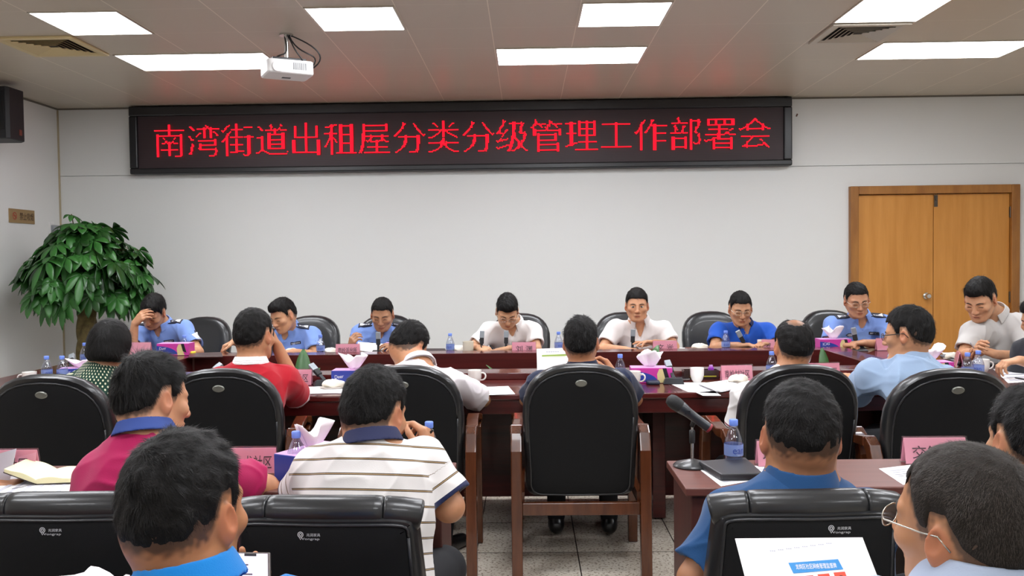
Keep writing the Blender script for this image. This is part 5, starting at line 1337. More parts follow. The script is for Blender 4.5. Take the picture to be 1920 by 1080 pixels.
        shrt = np.clip((p[:, 2]-lo_h)/.05, .15, 1); Ls = hair.get('len', .020)*(.6+.8*rs.rand(strands))*shrt; st_ = hair.get('stand', .45)*(.5+rs.rand(strands))
        d1 = fl+n_*st_[:, None]; d1 /= np.linalg.norm(d1, axis=1)[:, None]; d2 = fl+n_*(st_*.35)[:, None]+np.array([0, 0, -.25]); d2 /= np.linalg.norm(d2, axis=1)[:, None]
        wd_ = hair.get('w', .0009)/2; sx = np.cross(d1, n_); sx /= np.linalg.norm(sx, axis=1)[:, None]+1e-9; p0 = p-n_*.002; p1 = p0+d1*(Ls*.5)[:, None]; p2 = p1+d2*(Ls*.5)[:, None]
        VV = np.stack([p0-sx*wd_, p0+sx*wd_, p1+sx*wd_*.8, p1-sx*wd_*.8, p2+sx*wd_*.15, p2-sx*wd_*.15], 1).reshape(-1, 3); k6 = np.arange(strands)[:, None]*6
        FF = np.concatenate([k6+np.array([0, 1, 2, 3]), k6+np.array([3, 2, 4, 5])]); VV = Hc+(VV*hs)@Rh.T
        so_ = raw_mesh('strands', VV, FF, sm_, ho, org, smooth=False); so_['kind'] = 'stuff'
    # ---------------- eyes, brows, mouth line
    if eyes:
        me = body.data; bv = BVHTree.FromObject(body, bpy.context.evaluated_depsgraph_get())
        def fp(x, z, out=.0006):
            o_ = Hc+Rh@(np.array([x, .16, z])*hs)-np.array(org); d_ = -Rh[:, 1]; r = bv.ray_cast(Vector(o_), Vector(d_)); return np.array(r[0])-d_*out if r[0] else o_+d_*.07*hs
        for s_ in (-1, 1):
            mb = MB(); P = [fp(s_*x, z, .0005) for x, z in ((.013, .0165), (.022, .0200), (.032, .0215), (.041, .0195), (.048, .0150))]; mb.tube(P, [v*hs for v in (.0015, .0027, .0028, .0021, .001)], 6); mb.build('eyebrow', browm, t, smooth=180)
            if eyes == 'open':
                c = fp(s_*.031, .0005, -.0022*hs); mb = MB(); sph = [(math.sin(a)*1.0, math.cos(a)) for a in np.linspace(0, PI, 9)]
                mb.lathe([(r*.0125*hs, z_*.0125*hs) for r, z_ in sph], 14, tuple(c), Rh@np.diag([1, .35, .42]), cap=False); ey = mb.build('eye', eyew, t, smooth=180)
                c2 = c+Rh[:, 1]*.0030*hs; mb = MB(); mb.lathe([(r*.0052*hs, z_*.0052*hs) for r, z_ in sph], 12, tuple(c2), Rh@np.diag([1, .4, .95]), cap=False); mb.build('iris', eyed, ey, smooth=180)
            zz = .0055 if eyes == 'open' else -.004
            mb = MB(); P = [fp(s_*x, z+zz, .0008) for x, z in ((.0175, -.004), (.024, -.0005), (.031, .0008), (.038, -.0005), (.0445, -.0045))]; mb.tube(P, [v*hs for v in (.0006, .0012, .0014, .0013, .0007)], 5); mb.build('eyelash', browm, t, smooth=180)
        mb = MB(); P = [fp(x, -.0662-.0014*abs(x)/.02, .0002) for x in (-.021, -.011, 0, .011, .021)]; mb.tube(P, [v*hs for v in (.0004, .0010, .0012, .0010, .0004)], 5); mb.build('mouth', lipm, t, smooth=180)
    if glasses:
        gm = {'gold': goldm, 'black': blackf, 'half': goldm}[glasses]; gt = MB(); rr = .0011 if glasses != 'black' else .0017; gl = MB()
        for s_ in (-1, 1):
            el = [wl((s_*.033+.0235*math.copysign(abs(math.cos(a))**.8, math.cos(a)), .104-.006*abs(s_*.033+.0235*math.cos(a))/.05, -.001+.0155*math.copysign(abs(math.sin(a))**.8, math.sin(a)))) for a in np.linspace(0, 2*PI, 25)]
            gt.tube(el, rr, 6); c = sum(el[:-1])/24; k = len(gl.v); gl.v += [tuple(p) for p in el[:-1]]; gl.f.append(tuple(range(k, k+24)))
            gt.tube([wl((s_*.0565, .097, .006)), wl((s_*.070, .085, .007)), wl((s_*.082, .02, .010)), wl((s_*.084, -.010, .012)), wl((s_*.080, -.026, -.008))], rr*1.2 if glasses != 'black' else .0022, 6)
        gt.tube([wl((-.0100, .104, .003)), wl((0, .108, .006)), wl((.0100, .104, .003))], rr, 6)
        for mbx in (gt, gl): mbx.v = [(v[0]-org[0], v[1]-org[1], v[2]-org[2]) for v in mbx.v]
        go = gt.build('glasses', gm, t, smooth=180); gl.build('lens', lensm, go, recalc=False)
    return dict(t=t, Pv=Pv, yaw=yaw, bvh=bvh, Nb=Nb, Rt=Rt, S=S, org=np.array(org), arms=arms, fw=fw, rt=rt, up=up, Hc=Hc, Rh=Rh, hs=hs, shirt=so, sm=sm, w=wl)
def stick(p, poly_uv, c, ux, uy, d, m, name, th=.002, n=None, parent=None):
    """a thin patch laid on the shirt: outline poly_uv (metres) around point c, thrown along d"""
    ux, uy, d = unit(ux), unit(uy), unit(d); vs = []; k = len(poly_uv)
    pts = [(0, 0)]+[(a*.5, b*.5) for a, b in poly_uv]+list(poly_uv)
    top = []
    for a, b in pts:
        o_ = np.array(c)+ux*a+uy*b-d*.15; r = p['bvh'].ray_cast(Vector(o_), Vector(d), .4); q = np.array(r[0]) if r[0] else o_+d*.15; top.append(q)
    ref = np.median([(q-np.array(c))@d for q in top]); top = [q-d*((q-np.array(c))@d-np.clip((q-np.array(c))@d, ref-.03, ref+.03)) for q in top]
    V = [q-d*th-p['org'] for q in top]+[q+d*.004-p['org'] for q in top]; N = len(pts); F = []
    for i in range(k):
        j = (i+1) % k; F += [(0, 1+i, 1+j), (1+i, 1+k+i, 1+k+j), (1+i, 1+k+j, 1+j), (1+k+i, N+1+k+i, N+1+k+j, 1+k+j)]
    mb = MB(); mb.add(V, F); return mb.build(name, m, parent or p['t'])
def stick_text(p, body, c, ux, uy, d, wd, ht, m, name='lettering', th=.003, parent=None):
    V, T = glyphs(body); lo, hi = V.min(0), V.max(0); ux, uy, d = unit(ux), unit(uy), unit(d); vs = []
    o_ = np.array(c)-d*.15; r = p['bvh'].ray_cast(Vector(o_), Vector(d), .4); q0 = np.array(r[0]) if r[0] else np.array(c)
    for v in V:
        a = ((v[0]-lo[0])/(hi[0]-lo[0])-.5)*wd; b = ((v[1]-lo[1])/(hi[1]-lo[1])-.5)*ht; o_ = np.array(c)+ux*a+uy*b-d*.15
        r = p['bvh'].ray_cast(Vector(o_), Vector(d), .4); q = np.array(r[0]) if r[0] else q0; vs.append(q-d*th-p['org'])
    mb = MB(); mb.add(vs, T); return mb.build(name, m, parent or p['t'], recalc=False)
# ------------------------------------------------------------------ the cast
import time as _t
_t0 = _t.time()
NAVY = mat('insignia_navy', '#14182c', .6); WHT = mat('insignia_white', '#d6d9df', .5); BADGE = mat('badge_silver', '#aab0bb', .4, metal=.4); BTN = mat('button_blue', '#5f7fc0', .4)
WBTN = mat('button_white', '#d8d5d0', .4)
POL = ('shirt_police', '#7794d2')
def officer(p, marks, bars, num, patch=True):
    S_, fw, rt, up = p['S'], p['fw'], p['rt'], p['up']; dz = np.array([0, 0, -1.0])
    for sd, s_ in (('R', 1), ('L', -1)):
        c = (S_[sd]*.62+p['Nb']*.38)+rt*s_*.012; along = unit(S_[sd]-p['Nb']); q = unit(np.cross(along, dz)); d = unit(-up*.9-fw*.25)
        e = stick(p, [(-.068, 0), (-.054, .028), (.062, .031), (.062, -.031), (-.054, -.028)], c, along, q, d, NAVY, 'epaulette', .006)
        for k in range(marks): x = -.022+k*.021; stick(p, [(x+.0075, 0), (x, .0075), (x-.0075, 0), (x, -.0075)], c, along, q, d, WHT, 'pip', .009, parent=e)
        for k in range(bars): x = .036+k*.011; stick(p, [(x-.0035, -.02), (x-.0035, .02), (x+.0035, .02), (x+.0035, -.02)], c, along, q, d, WHT, 'bar', .009, parent=e)
    nb, ch = p['Nb'], p['Nb']-up*.135+fw*.12
    a = stick(p, [(-.036, -.011), (-.036, .011), (.036, .011), (.036, -.011)], ch-rt*.085+up*.03, -rt, up, -fw, NAVY, 'number_tag', .003)
    stick_text(p, num, ch-rt*.085+up*.03, -rt, up, -fw, .058, .012, WHT, 'lettering', .0055, parent=a)
    a = stick(p, [(-.042, 0), (-.022, .014), (.022, .014), (.042, 0), (.022, -.014), (-.022, -.014)], ch+rt*.085+up*.02, -rt, up, -fw, NAVY, 'chest_badge', .003)
    stick(p, [(-.034, 0), (-.018, .009), (.018, .009), (.034, 0), (.018, -.009), (-.018, -.009)], ch+rt*.085+up*.02, -rt, up, -fw, BADGE, 'emblem', .0055, parent=a)
    for s_ in (-1, 1):
        fl = [(-.048, .01), (.048, .01), (.048, -.012), (0, -.028), (-.048, -.012)]; stick(p, fl, ch-rt*s_*.085-up*.025, -rt, up, -fw, p['sm'], 'pocket_flap', .0035)
        stick(p, [(.0045*math.cos(t_), .0045*math.sin(t_)) for t_ in np.linspace(0, 5.5, 8)], ch-rt*s_*.085-up*.044, -rt, up, -fw, WBTN, 'button', .006)
    for k in range(3): stick(p, [(.0045*math.cos(t_), .0045*math.sin(t_)) for t_ in np.linspace(0, 5.5, 8)], ch+up*(.055-.07*k), -rt, up, -fw, BTN, 'button', .003)
    if patch:
        e, w_, A_, s_ = p['arms']['L']; ud = unit(e-p['S']['L']); c = p['S']['L']+ud*.085; d = unit(rt*.8-fw*.35)
        q = unit(np.cross(d, up)); a = stick(p, [(-.036, .045), (.036, .045), (.040, 0), (0, -.052), (-.040, 0)], c, q, up, d, NAVY, 'shoulder_patch', .002)
        stick(p, [(-.028, .038), (.028, .038), (.028, .014), (-.028, .014)], c, q, up, d, WHT, 'emblem', .004, parent=a); stick(p, [(-.02, .004), (.02, .004), (.012, -.03), (-.012, -.03)], c, q, up, d, mat('patch_gold', '#b9976a', .5), 'emblem', .004, parent=a)
SHORT = dict(thick=.010, len=.016, stand=.5); MID = dict(thick=.014, len=.024, stand=.4, front=.008)
dn = np.array([0, 0, -1.0])
farC = dict(drop=.018, collar=dict(open=.38, h=.034, lift=.006), vox=.0042, svox=.0075, legf=.40)
# ---- far side of the table, facing the camera
p = person('officer in light blue uniform resting forehead on one hand, beside the plant', (287, 584, 6.83), 172, -38, -14, 1.08, yaw=176, lean=18, sh=dict(R=(262, 619, 6.95), L=(345, 613, 6.93)), nb=(303, 608, 6.95),
    R=dict(e=(246, 661, 6.66), w=(253, 607, 6.64), d=(.62, -.1, .62), n=(.5, .8, -.3), pose='relax'), L=dict(e=(372, 660, 6.80), w=(335, 662, 6.62), d=(-1, -.3, 0), n=dn, pose='relax'), shirt=POL, skin='#c08e6c', hair=MID, **farC)
officer(p, 1, 2, '088387')
p = person('officer in light blue uniform looking down to the left with one hand out', (531, 592, 6.80), 148, -22, 4, 1.05, yaw=172, lean=16, sh=dict(R=(494, 630, 6.86), L=(584, 625, 6.95)), nb=(540, 612, 6.95),
    R=dict(e=(478, 655, 6.72), w=(440, 641, 6.62), d=(-.85, -.3, -.35), n=(-.2, -.2, -1), pose='tap'), L=dict(e=(592, 668, 6.8), w=(550, 660, 6.6), d=(-1, -.3, 0), n=dn, pose='relax'), shirt=POL, skin='#c4926f', hair=MID, **farC)
officer(p, 2, 2, '088354')
p = person('officer in light blue uniform reading a sheet held in one hand', (717, 590, 6.85), 180, -20, 0, 1.05, yaw=180, lean=10, sh=dict(R=(675, 622, 6.97), L=(759, 622, 6.97)), nb=(717, 612, 6.97),
    R=dict(e=(668, 668, 6.80), w=(657, 655, 6.62), d=(.2, -.2, .6), n=(.6, .6, 0), pose='hold'), L=dict(e=(775, 665, 6.8), w=(750, 655, 6.6), d=(-.6, -.5, .3), n=(0, .5, -1), pose='relax'), shirt=POL, skin='#a97b5c', hair=dict(thick=.007, len=.010, stand=.6), **farC)
officer(p, 3, 2, '081497')
p = person('person in a white shirt and glasses bending over to write', (951, 584, 6.74), 184, -36, 0, 1.04, yaw=176, lean=24, sh=dict(R=(916, 618, 6.88), L=(998, 617, 6.90)), nb=(962, 605, 6.92),
    R=dict(e=(884, 655, 6.78), w=(899, 653, 6.6), d=(.6, -.6, -.1), n=(.3, .3, -1), pose='pen'), L=dict(e=(1006, 655, 6.78), w=(952, 654, 6.60), d=(-1, -.15, -.1), n=dn, pose='flat'), shirt=('shirt_white', '#dcd8d6'), skin='#c99a77', glasses='gold', hair=dict(MID, len=.03, thick=.018), **farC)
p = person('person in a white polo shirt speaking and gesturing with one hand', (1194, 573, 6.78), 176, -4, 0, 1.05, yaw=180, lean=14, sh=dict(R=(1153, 613, 6.90), L=(1243, 614, 6.90)), nb=(1198, 601, 6.92),
    R=dict(e=(1130, 655, 6.76), w=(1172, 656, 6.60), d=(1, -.2, 0), n=dn, pose='relax'), L=dict(e=(1264, 650, 6.78), w=(1228, 643, 6.62), d=(-.95, -.3, .12), n=(.1, -.2, -1), pose='spread'), shirt=('polo_white', '#d9d3d1'), skin='#c6916e', hair=dict(thick=.011, len=.018, stand=.3, line=[(0, .060), (.55, .060), (.85, .046), (1.08, .028), (1.22, .0), (1.42, 0), (1.55, .022), (1.85, .018), (2.1, -.03), (3.2, -.055)]), eyes='open', vneck=.7, **dict(farC, collar=dict(open=.42, h=.036, lift=.008)))
p = person('person in a bright blue shirt and glasses looking down', (1388, 579, 6.80), 178, -16, 0, 1.04, yaw=182, lean=14, sh=dict(R=(1348, 618, 6.90), L=(1438, 618, 6.92)), nb=(1393, 607, 6.92), 
    R=dict(e=(1340, 652, 6.76), w=(1384, 648, 6.60), d=(.9, -.3, .1), n=dn, pose='relax'), L=dict(e=(1456, 655, 6.78), w=(1446, 645, 6.60), d=(-.8, -.3, .1), n=dn, pose='hold'), shirt=('polo_bright_blue', '#1c50b0'), skin='#b98968', glasses='gold', hair=SHORT, vneck=.8, **dict(farC, collar=dict(open=.5, h=.026, lift=.006, point=.1, mat=mat('collar_navy', '#14204a', .8))))
p = person('officer in light blue uniform and glasses seated before the wooden door', (1606, 563, 6.72), 176, -16, 4, 1.07, yaw=178, lean=16, sh=dict(R=(1562, 607, 6.86), L=(1656, 604, 6.86)), nb=(1611, 592, 6.88),
    R=dict(e=(1553, 650, 6.76), w=(1583, 647, 6.58), d=(.8, -.4, 0), n=dn, pose='pen'), L=dict(e=(1672, 648, 6.74), w=(1619, 643, 6.56), d=(-.95, -.2, 0), n=dn, pose='fist'), shirt=POL, skin='#ba8868', glasses='gold', hair=dict(thick=.006, len=.010, stand=.6, scalp=.7), **farC)
officer(p, 3, 1, 'X80025')
q_grey = p = person('person in a light grey polo shirt with clasped hands, in front of the door', (1838, 562, 5.75), 132, -26, 0, 1.10, yaw=140, lean=16, sh=dict(R=(1826, 618, 5.78), L=(1912, 605, 5.78)), nb=(1866, 590, 5.86),
    R=dict(e=(1806, 668, 5.70), w=(1838, 660, 5.50), d=(-.35, -.4, .3), n=(.8, 0, -.5), pose='hold'), L=dict(e=(1932, 672, 5.62), w=(1864, 664, 5.48), d=(-.9, 0, .35), n=(0, .5, -.9), pose='hold'), shirt=('polo_grey', '#bdbab7'), skin='#c2906e', hair=dict(MID, thick=.015, len=.028), vox=.0035, svox=.006, drop=.02, collar=dict(open=.45, h=.036, lift=.008), vneck=.8)
q_edge = p = person('person at the right edge, only hair and a reaching hand in view', (1950, 600, 5.1), 110, -15, 0, 1.05, yaw=110, lean=10, L=dict(e=(1975, 690, 5.0), w=(1912, 676, 4.98), d=(-1, 0, -.12), n=dn, pose='hold'), shirt=('shirt_dark', '#2a2c33'), skin='#c08f6d', hair=MID, vox=.004, legs=True)
# ---- near side of the table, backs to the camera
p = person('person with black bobbed hair in a dark green blouse with white dots', (209, 648, 4.42), -12, -14, 0, .98, drop=.036, yaw=-14, lean=14, build=.92, sh=dict(L=(143, 712, 4.42), R=(232, 712, 4.48)), nb=(190, 682, 4.40), shirt=('blouse_green_dots', '#12382b'), sopt=dict(dots=(.030, .17, '#d8d6b8')), skin='#c9a07e',
    hair=dict(bob=1, thick=.016, len=.035, stand=.15, tuft=.1, rough=.0012), eyes=None, strands=5000, vox=.004, svox=.006, vneck=0)
p = person('person in a red polo shirt holding a phone to the ear', (477, 630, 4.42), -18, -4, 0, 1.08, drop=.036, yaw=-6, lean=10, build=1.08, sh=dict(L=(410, 706, 4.42), R=(532, 700, 4.45)), nb=(470, 683, 4.38),
    R=dict(e=(563, 745, 4.62), w=(520, 650, 4.55), d=(-.35, .0, .9), n=(-.8, -.3, 0), pose='hold'), L=dict(e=(375, 770, 4.5), w=(380, 745, 4.75), d=(.3, 1, 0), n=dn, pose='relax'), shirt=('polo_red', '#b01526'), sopt=dict(cuff=[(-.016, -.009, '#f0e6e6'), (-.006, .05, '#f0e6e6')], fold=.8), skin='#b98360', hair=dict(SHORT, len=.012), eyes=None, strands=7000, vox=.0036, svox=.005,
    collar=dict(open=.3, h=.036, tip=mat('collar_tip_white', '#f0e6e6', .8)), sleeve=.86, vneck=0)
p = person('person in a white shirt bending low over the table', (766, 650, 4.50), -34, -34, 10, 1.04, drop=.036, yaw=-30, lean=42, build=1.04, sh=dict(L=(728, 700, 4.50), R=(842, 705, 4.42)), nb=(786, 684, 4.40),
    R=dict(e=(906, 748, 4.62), w=(868, 735, 4.85), d=(-.7, .7, 0), n=dn, pose='relax'), L=dict(e=(720, 745, 4.72), w=(770, 735, 4.9), d=(.8, .5, 0), n=dn, pose='relax'), shirt=('shirt_white_b', '#ded7d9'), skin='#c08a66', hair=dict(SHORT, len=.014), eyes=None, strands=5000, vox=.0038, svox=.005, collar=dict(open=.3, h=.034), sleeve=.88, vneck=0)
p = person('person in a navy shirt on the chair in the middle of the picture', (1089, 643, 4.46), -6, -2, 0, 1.04, drop=.036, yaw=-2, lean=14, build=1.02, sh=dict(L=(1016, 710, 4.48), R=(1166, 708, 4.50)), nb=(1092, 690, 4.44),
    R=dict(e=(1190, 748, 4.62), w=(1152, 702, 4.74), d=(-.4, .3, .7), n=(-.7, 0, -.5), pose='hold'), L=dict(e=(988, 748, 4.62), w=(1030, 728, 4.78), d=(.5, .5, .1), n=(.2, 0, -1), pose='relax'), shirt=('shirt_navy', '#161f3a'), skin='#b47c5a', hair=dict(thick=.012, len=.018, stand=.7, tuft=.6), eyes=None, strands=7000, vox=.0036, svox=.005, collar=dict(open=.3, h=.036), vneck=0)
p = person('balding person in a white shirt', (1488, 650, 4.40), 2, -4, 0, 1.10, drop=.036, yaw=4, lean=8, build=1.06, sh=dict(L=(1400, 733, 4.36), R=(1572, 735, 4.42)), nb=(1478, 706, 4.36), L=dict(e=(1382, 812, 4.40), w=(1420, 760, 4.7), d=(.2, 1, 0), n=dn, pose='relax'),
    shirt=('shirt_white_c', '#dedad8'), sopt=dict(cuff=[(-.012, -.006, '#7a2438')]), skin='#ae7a58', hair=dict(thick=.006, len=.012, stand=.3, bald=((0, -.045, .138), (.046, .06, .046)), scalp=.8, sidet=.002), eyes=None, strands=6000, vox=.0036, svox=.005, collar=dict(open=.3, h=.036), vneck=0, sleeve=.8)
p = person('person in a pale blue shirt and dark rimmed glasses turned to the left', (1702, 628, 4.36), 50, -6, 0, 1.07, drop=.036, yaw=28, lean=16, build=1.08, sh=dict(L=(1634, 690, 4.42), R=(1768, 700, 4.34)), nb=(1706, 668, 4.36),
    L=dict(e=(1602, 745, 4.62), w=(1592, 710, 4.85), d=(0, 1, .1), n=dn, pose='relax'), shirt=('shirt_pale_blue', '#92a8c4'), sopt=dict(fold=1.5), skin='#bb8866', glasses='black', hair=dict(thick=.016, len=.018, stand=.5), eyes='down', strands=7000, vox=.0036, svox=.005, collar=dict(open=.3, h=.034), vneck=0, sleeve=.9)
q_left = p = person('person beyond the left edge, only a forearm with a pen in view', (-205, 655, 5.0), -80, -10, 0, 1.0, yaw=-80, lean=10, L=dict(e=(-55, 742, 4.9), w=(-22, 733, 4.88), d=(1, .1, .1), n=(0, 0, -1), pose='pen'), shirt=('shirt_dark', '#2a2c33'), skin='#c08f6d', hair=MID, vox=.005, eyes=None)
# ---- at the narrow desks
p = person('person in a magenta polo shirt turned to the right', (287, 752, 2.46), -38, -10, -6, 1.0, drop=.036, yaw=-12, lean=12, build=1.05, sh=dict(L=(196, 872, 2.40), R=(356, 866, 2.52)), nb=(272, 815, 2.40),
    L=dict(e=(172, 985, 2.42), w=(200, 960, 2.7), d=(.3, 1, 0), n=dn, pose='relax'), R=dict(e=(498, 915, 2.74), w=(400, 905, 2.86), d=(-1, .1, 0), n=dn, pose='relax'), shirt=('polo_magenta', '#a81452'), skin='#c08a68', hair=dict(thick=.018, len=.026, stand=.3, tuft=.4, w=.0007), eyes='down', strands=16000, vox=.003, svox=.0045,
    collar=dict(open=.3, h=.034, mat=mat('collar_blue', '#2c4488', .8)), vneck=0, sleeve=.8)
p = person('person in a white polo shirt with brown stripes and navy collar writing', (702, 774, 2.50), -24, -12, 4, 1.03, drop=.036, yaw=-6, lean=16, build=1.10, sh=dict(L=(600, 862, 2.50), R=(790, 852, 2.50)), nb=(698, 833, 2.44),
    R=dict(e=(842, 950, 2.48), w=(806, 858, 2.74), d=(-.15, .3, .8), n=(-.8, .2, -.2), pose='pen'), L=dict(e=(560, 935, 2.6), w=(620, 905, 2.85), d=(.6, .7, 0), n=dn, pose='relax'), shirt=('polo_striped', '#dcd8d6'),
    sopt=dict(stripes=(.040, .012, [(.10, .145, '#2a211e'), (.145, .205, '#a08560'), (.205, .25, '#2a211e')]), cuff=[(-.011, .05, '#1c2348')]), skin='#b98462', hair=dict(thick=.010, len=.011, stand=.7, w=.0007, tuft=.2), eyes='down', strands=16000, vox=.003, svox=.0042,
    collar=dict(open=.3, h=.036, mat=mat('collar_deep_navy', '#1b2148', .8)), vneck=0, sleeve=.84)
p = person('person in a steel blue polo shirt at the right desk', (1501, 820, 2.22), -4, -4, 0, 1.13, drop=.036, yaw=2, lean=2, build=1.08, sh=dict(L=(1376, 952, 2.24), R=(1622, 950, 2.24)), nb=(1500, 912, 2.20), 
    L=dict(e=(1302, 1085, 2.22), w=(1340, 1120, 2.5), d=(.2, 1, 0), n=dn, pose='relax'), shirt=('polo_steel_blue', '#1b4674'), skin='#a97655', hair=dict(thick=.009, len=.011, stand=.6, tuft=.35, w=.0007, nape=.020, taper=.05), eyes=None, strands=16000, vox=.003, svox=.0042, collar=dict(open=.3, h=.042, lift=.010), vneck=0, sleeve=.82)
q_cut = p = person('person cut off by the right edge behind the short grey hair', (1934, 828, 2.15), 6, -4, 0, 1.08, yaw=4, lean=4, shirt=('shirt_dark', '#2a2c33'), skin='#b98a68', hair=dict(thick=.010, len=.014, stand=.8, w=.0007), eyes=None, strands=12000, vox=.003, svox=.006, collar=dict(open=.3, h=.036), vneck=0)
q_hand = p = person('person beyond the left edge, only the hand on the desk in view', (-130, 790, 2.65), -40, -20, 0, 1.0, yaw=-30, lean=20, R=dict(e=(-150, 960, 2.62), w=(-16, 915, 2.80), d=(1, .25, .05), n=(0, .1, -1), pose='fist'), shirt=('shirt_dark', '#2a2c33'), skin='#b9835f', hair=MID, vox=.004, eyes=None)
# ---- nearest row
q_f1 = p = person('person in front with thick black hair and a blue collar holding a phone', (347, 962, 1.36), -16, -2, 2, 1.02, yaw=-6, lean=14, build=1.05, nb=(354, 1102, 1.32), sh=dict(L=(178, 1180, 1.32), R=(532, 1180, 1.34)), 
    L=dict(e=(230, 1420, 1.48), w=(462, 1196, 1.74), d=(.05, .12, 1), n=(0, -1, .12), pose='flat'), shirt=('polo_azure', '#0b76c0'), skin='#ad7550', hair=dict(thick=.009, len=.015, stand=.25, nape=.016, taper=.045, tuft=.4, w=.0006, whorl=(-.03, -.06, .112)), eyes=None, strands=30000, vox=.0028, svox=.005, collar=dict(open=.3, h=.036, lift=.006), vneck=0)
q_f2 = p = person('person in front with very short greying hair and thin framed glasses', (1808, 984, 1.30), 34, 2, -8, .99, yaw=20, lean=12, build=1.08, nb=(1838, 1105, 1.27), sh=dict(L=(1660, 1190, 1.30), R=(2010, 1185, 1.27)),
    L=dict(e=(1560, 1330, 1.35), w=(1368, 1300, 1.42), d=(.1, .1, 1), n=(.9, .3, 0), pose='hold'), shirt=('shirt_fine_stripe', '#d5dae3'), sopt=dict(stripes=(.012, 0, [(.2, .4, '#a9b6cc')])), skin='#b07d5a', glasses='half', hair=dict(thick=.004, len=.008, stand=.9, grey=1, w=.0005, tuft=.3, scalp=.8, scalpc='#3a302a', rough=.001), eyes='down', strands=30000, vox=.0028, svox=.005, collar=dict(open=.3, h=.038, lift=.006), vneck=0, sleeve=.9)
# ---- seats for the people whose chairs are hidden or outside the picture
def seat(p, proto, us, off, lb, grp):
    a = math.radians(p['yaw']); fh = np.array([-math.sin(a), math.cos(a)]); x, y = p['Pv'][:2]+fh*off
    return place(proto, us, x, y, a, lb, grp)
seat(q_grey, cc, used, .06, 'wooden armed black chair hidden behind the person in grey', G1)
seat(q_edge, cc, used, .06, 'wooden armed black chair of the person at the right edge', G1)
seat(q_left, cc, used, .06, 'wooden armed black chair beyond the left edge, beside the table arm', G1)
seat(q_cut, tc_, used2, .06, 'roll top chair of the person cut off by the right edge', G2)
seat(q_hand, tc_, used2, .06, 'roll top chair beyond the left edge, behind the left desk', G2)
seat(q_f1, tc_, used2, .06, 'roll top chair under the person in front with the blue collar', G2)
seat(q_f2, tc_, used2, .06, 'roll top chair under the person in front with thin framed glasses', G2)
# ---- things held in hands
def slab4(P4_, th, name, lb, cat, m, part='sheet', grp=None, org=None):
    P = [np.array(p) for p in P4_]; c = sum(P)/4; n = unit(np.cross(P[1]-P[0], P[3]-P[0])); t = thing(name, lb, cat, tuple(c), 0, grp); mb = MB()
    mb.add([p-c for p in P]+[p-c+n*th for p in P], [(3, 2, 1, 0), (4, 5, 6, 7), (0, 1, 5, 4), (1, 2, 6, 5), (2, 3, 7, 6), (3, 0, 4, 7)]); mb.build(part, m, t, bevel=.001 if th > .003 else 0)
    return t, c, n
# sheet held by the person at the lower right: printed head line, blue bar and a row of small red portraits
tl_, tr_ = at(1378, 1010, 1.47), at(1617, 1008, 1.47); bl_, br_ = at(1397, 1084, 1.42), at(1653, 1080, 1.42); k_ = .297/np.linalg.norm(bl_-tl_)
bl_, br_ = tl_+(bl_-tl_)*k_, tr_+(br_-tr_)*k_; br_ = bl_+(tr_-tl_)*1.02
t, c, n = slab4([bl_, br_, tr_, tl_], .0008, 'paper_sheet', 'sheet with a blue heading and red portraits held up before the right roll top chair', 'paper', pap)
if n[1] > 0: n = -n
ux_, uy_ = unit(tr_-tl_), unit(tl_-bl_)
def on(u, v): return tl_+(tr_-tl_)*u+(bl_-tl_)*v-c+n*.0014
def flat(pts, name, m, off=0):
    mb = MB(); mb.add([on(u, v)+n*off for u, v in pts], [tuple(range(len(pts)))]); return mb.build(name, m, t, recalc=False)
flat([(.36, .150), (.75, .130), (.765, .190), (.375, .212)], 'blue_bar', bluep)
mb = MB(); text(mb, '龙岗区社区网格管理监督牌', on(.563, .171)+n*.0006, unit(ux_+uy_*.03), uy_, .066, .009); mb.build('heading', pap, t, recalc=False)
mb = MB()
for k in range(9):
    if k != 0: text(mb, '■■■', on(.20+.065*k, .084-.006*k)+n*.0003, ux_, uy_, .009, .0022)
text(mb, '情况说明', on(.235, .066), ux_, uy_, .012, .003); mb.build('small_print', mat('faint_print', '#b9bac6', .8), t, recalc=False)
redp = mat('portrait_red', '#d8452e', .6); skp = mat('portrait_skin', '#e0b894', .7); hrp = mat('portrait_hair', '#3a2a22', .7)
for k in range(3):
    u0 = .43+.125*k; v0 = .228-.010*k; flat([(u0, v0), (u0+.09, v0-.005), (u0+.095, v0+.10), (u0+.005, v0+.105)], 'portrait', redp)
    flat([(u0+.05+.022*math.cos(a), v0+.045+.022*math.sin(a)) for a in np.linspace(0, 6, 12)], 'portrait_face', skp, .0003); flat([(u0+.05+.024*math.cos(a), v0+.035+.018*math.sin(a)) for a in np.linspace(PI, 2*PI, 8)], 'portrait_hair', hrp, .0006)
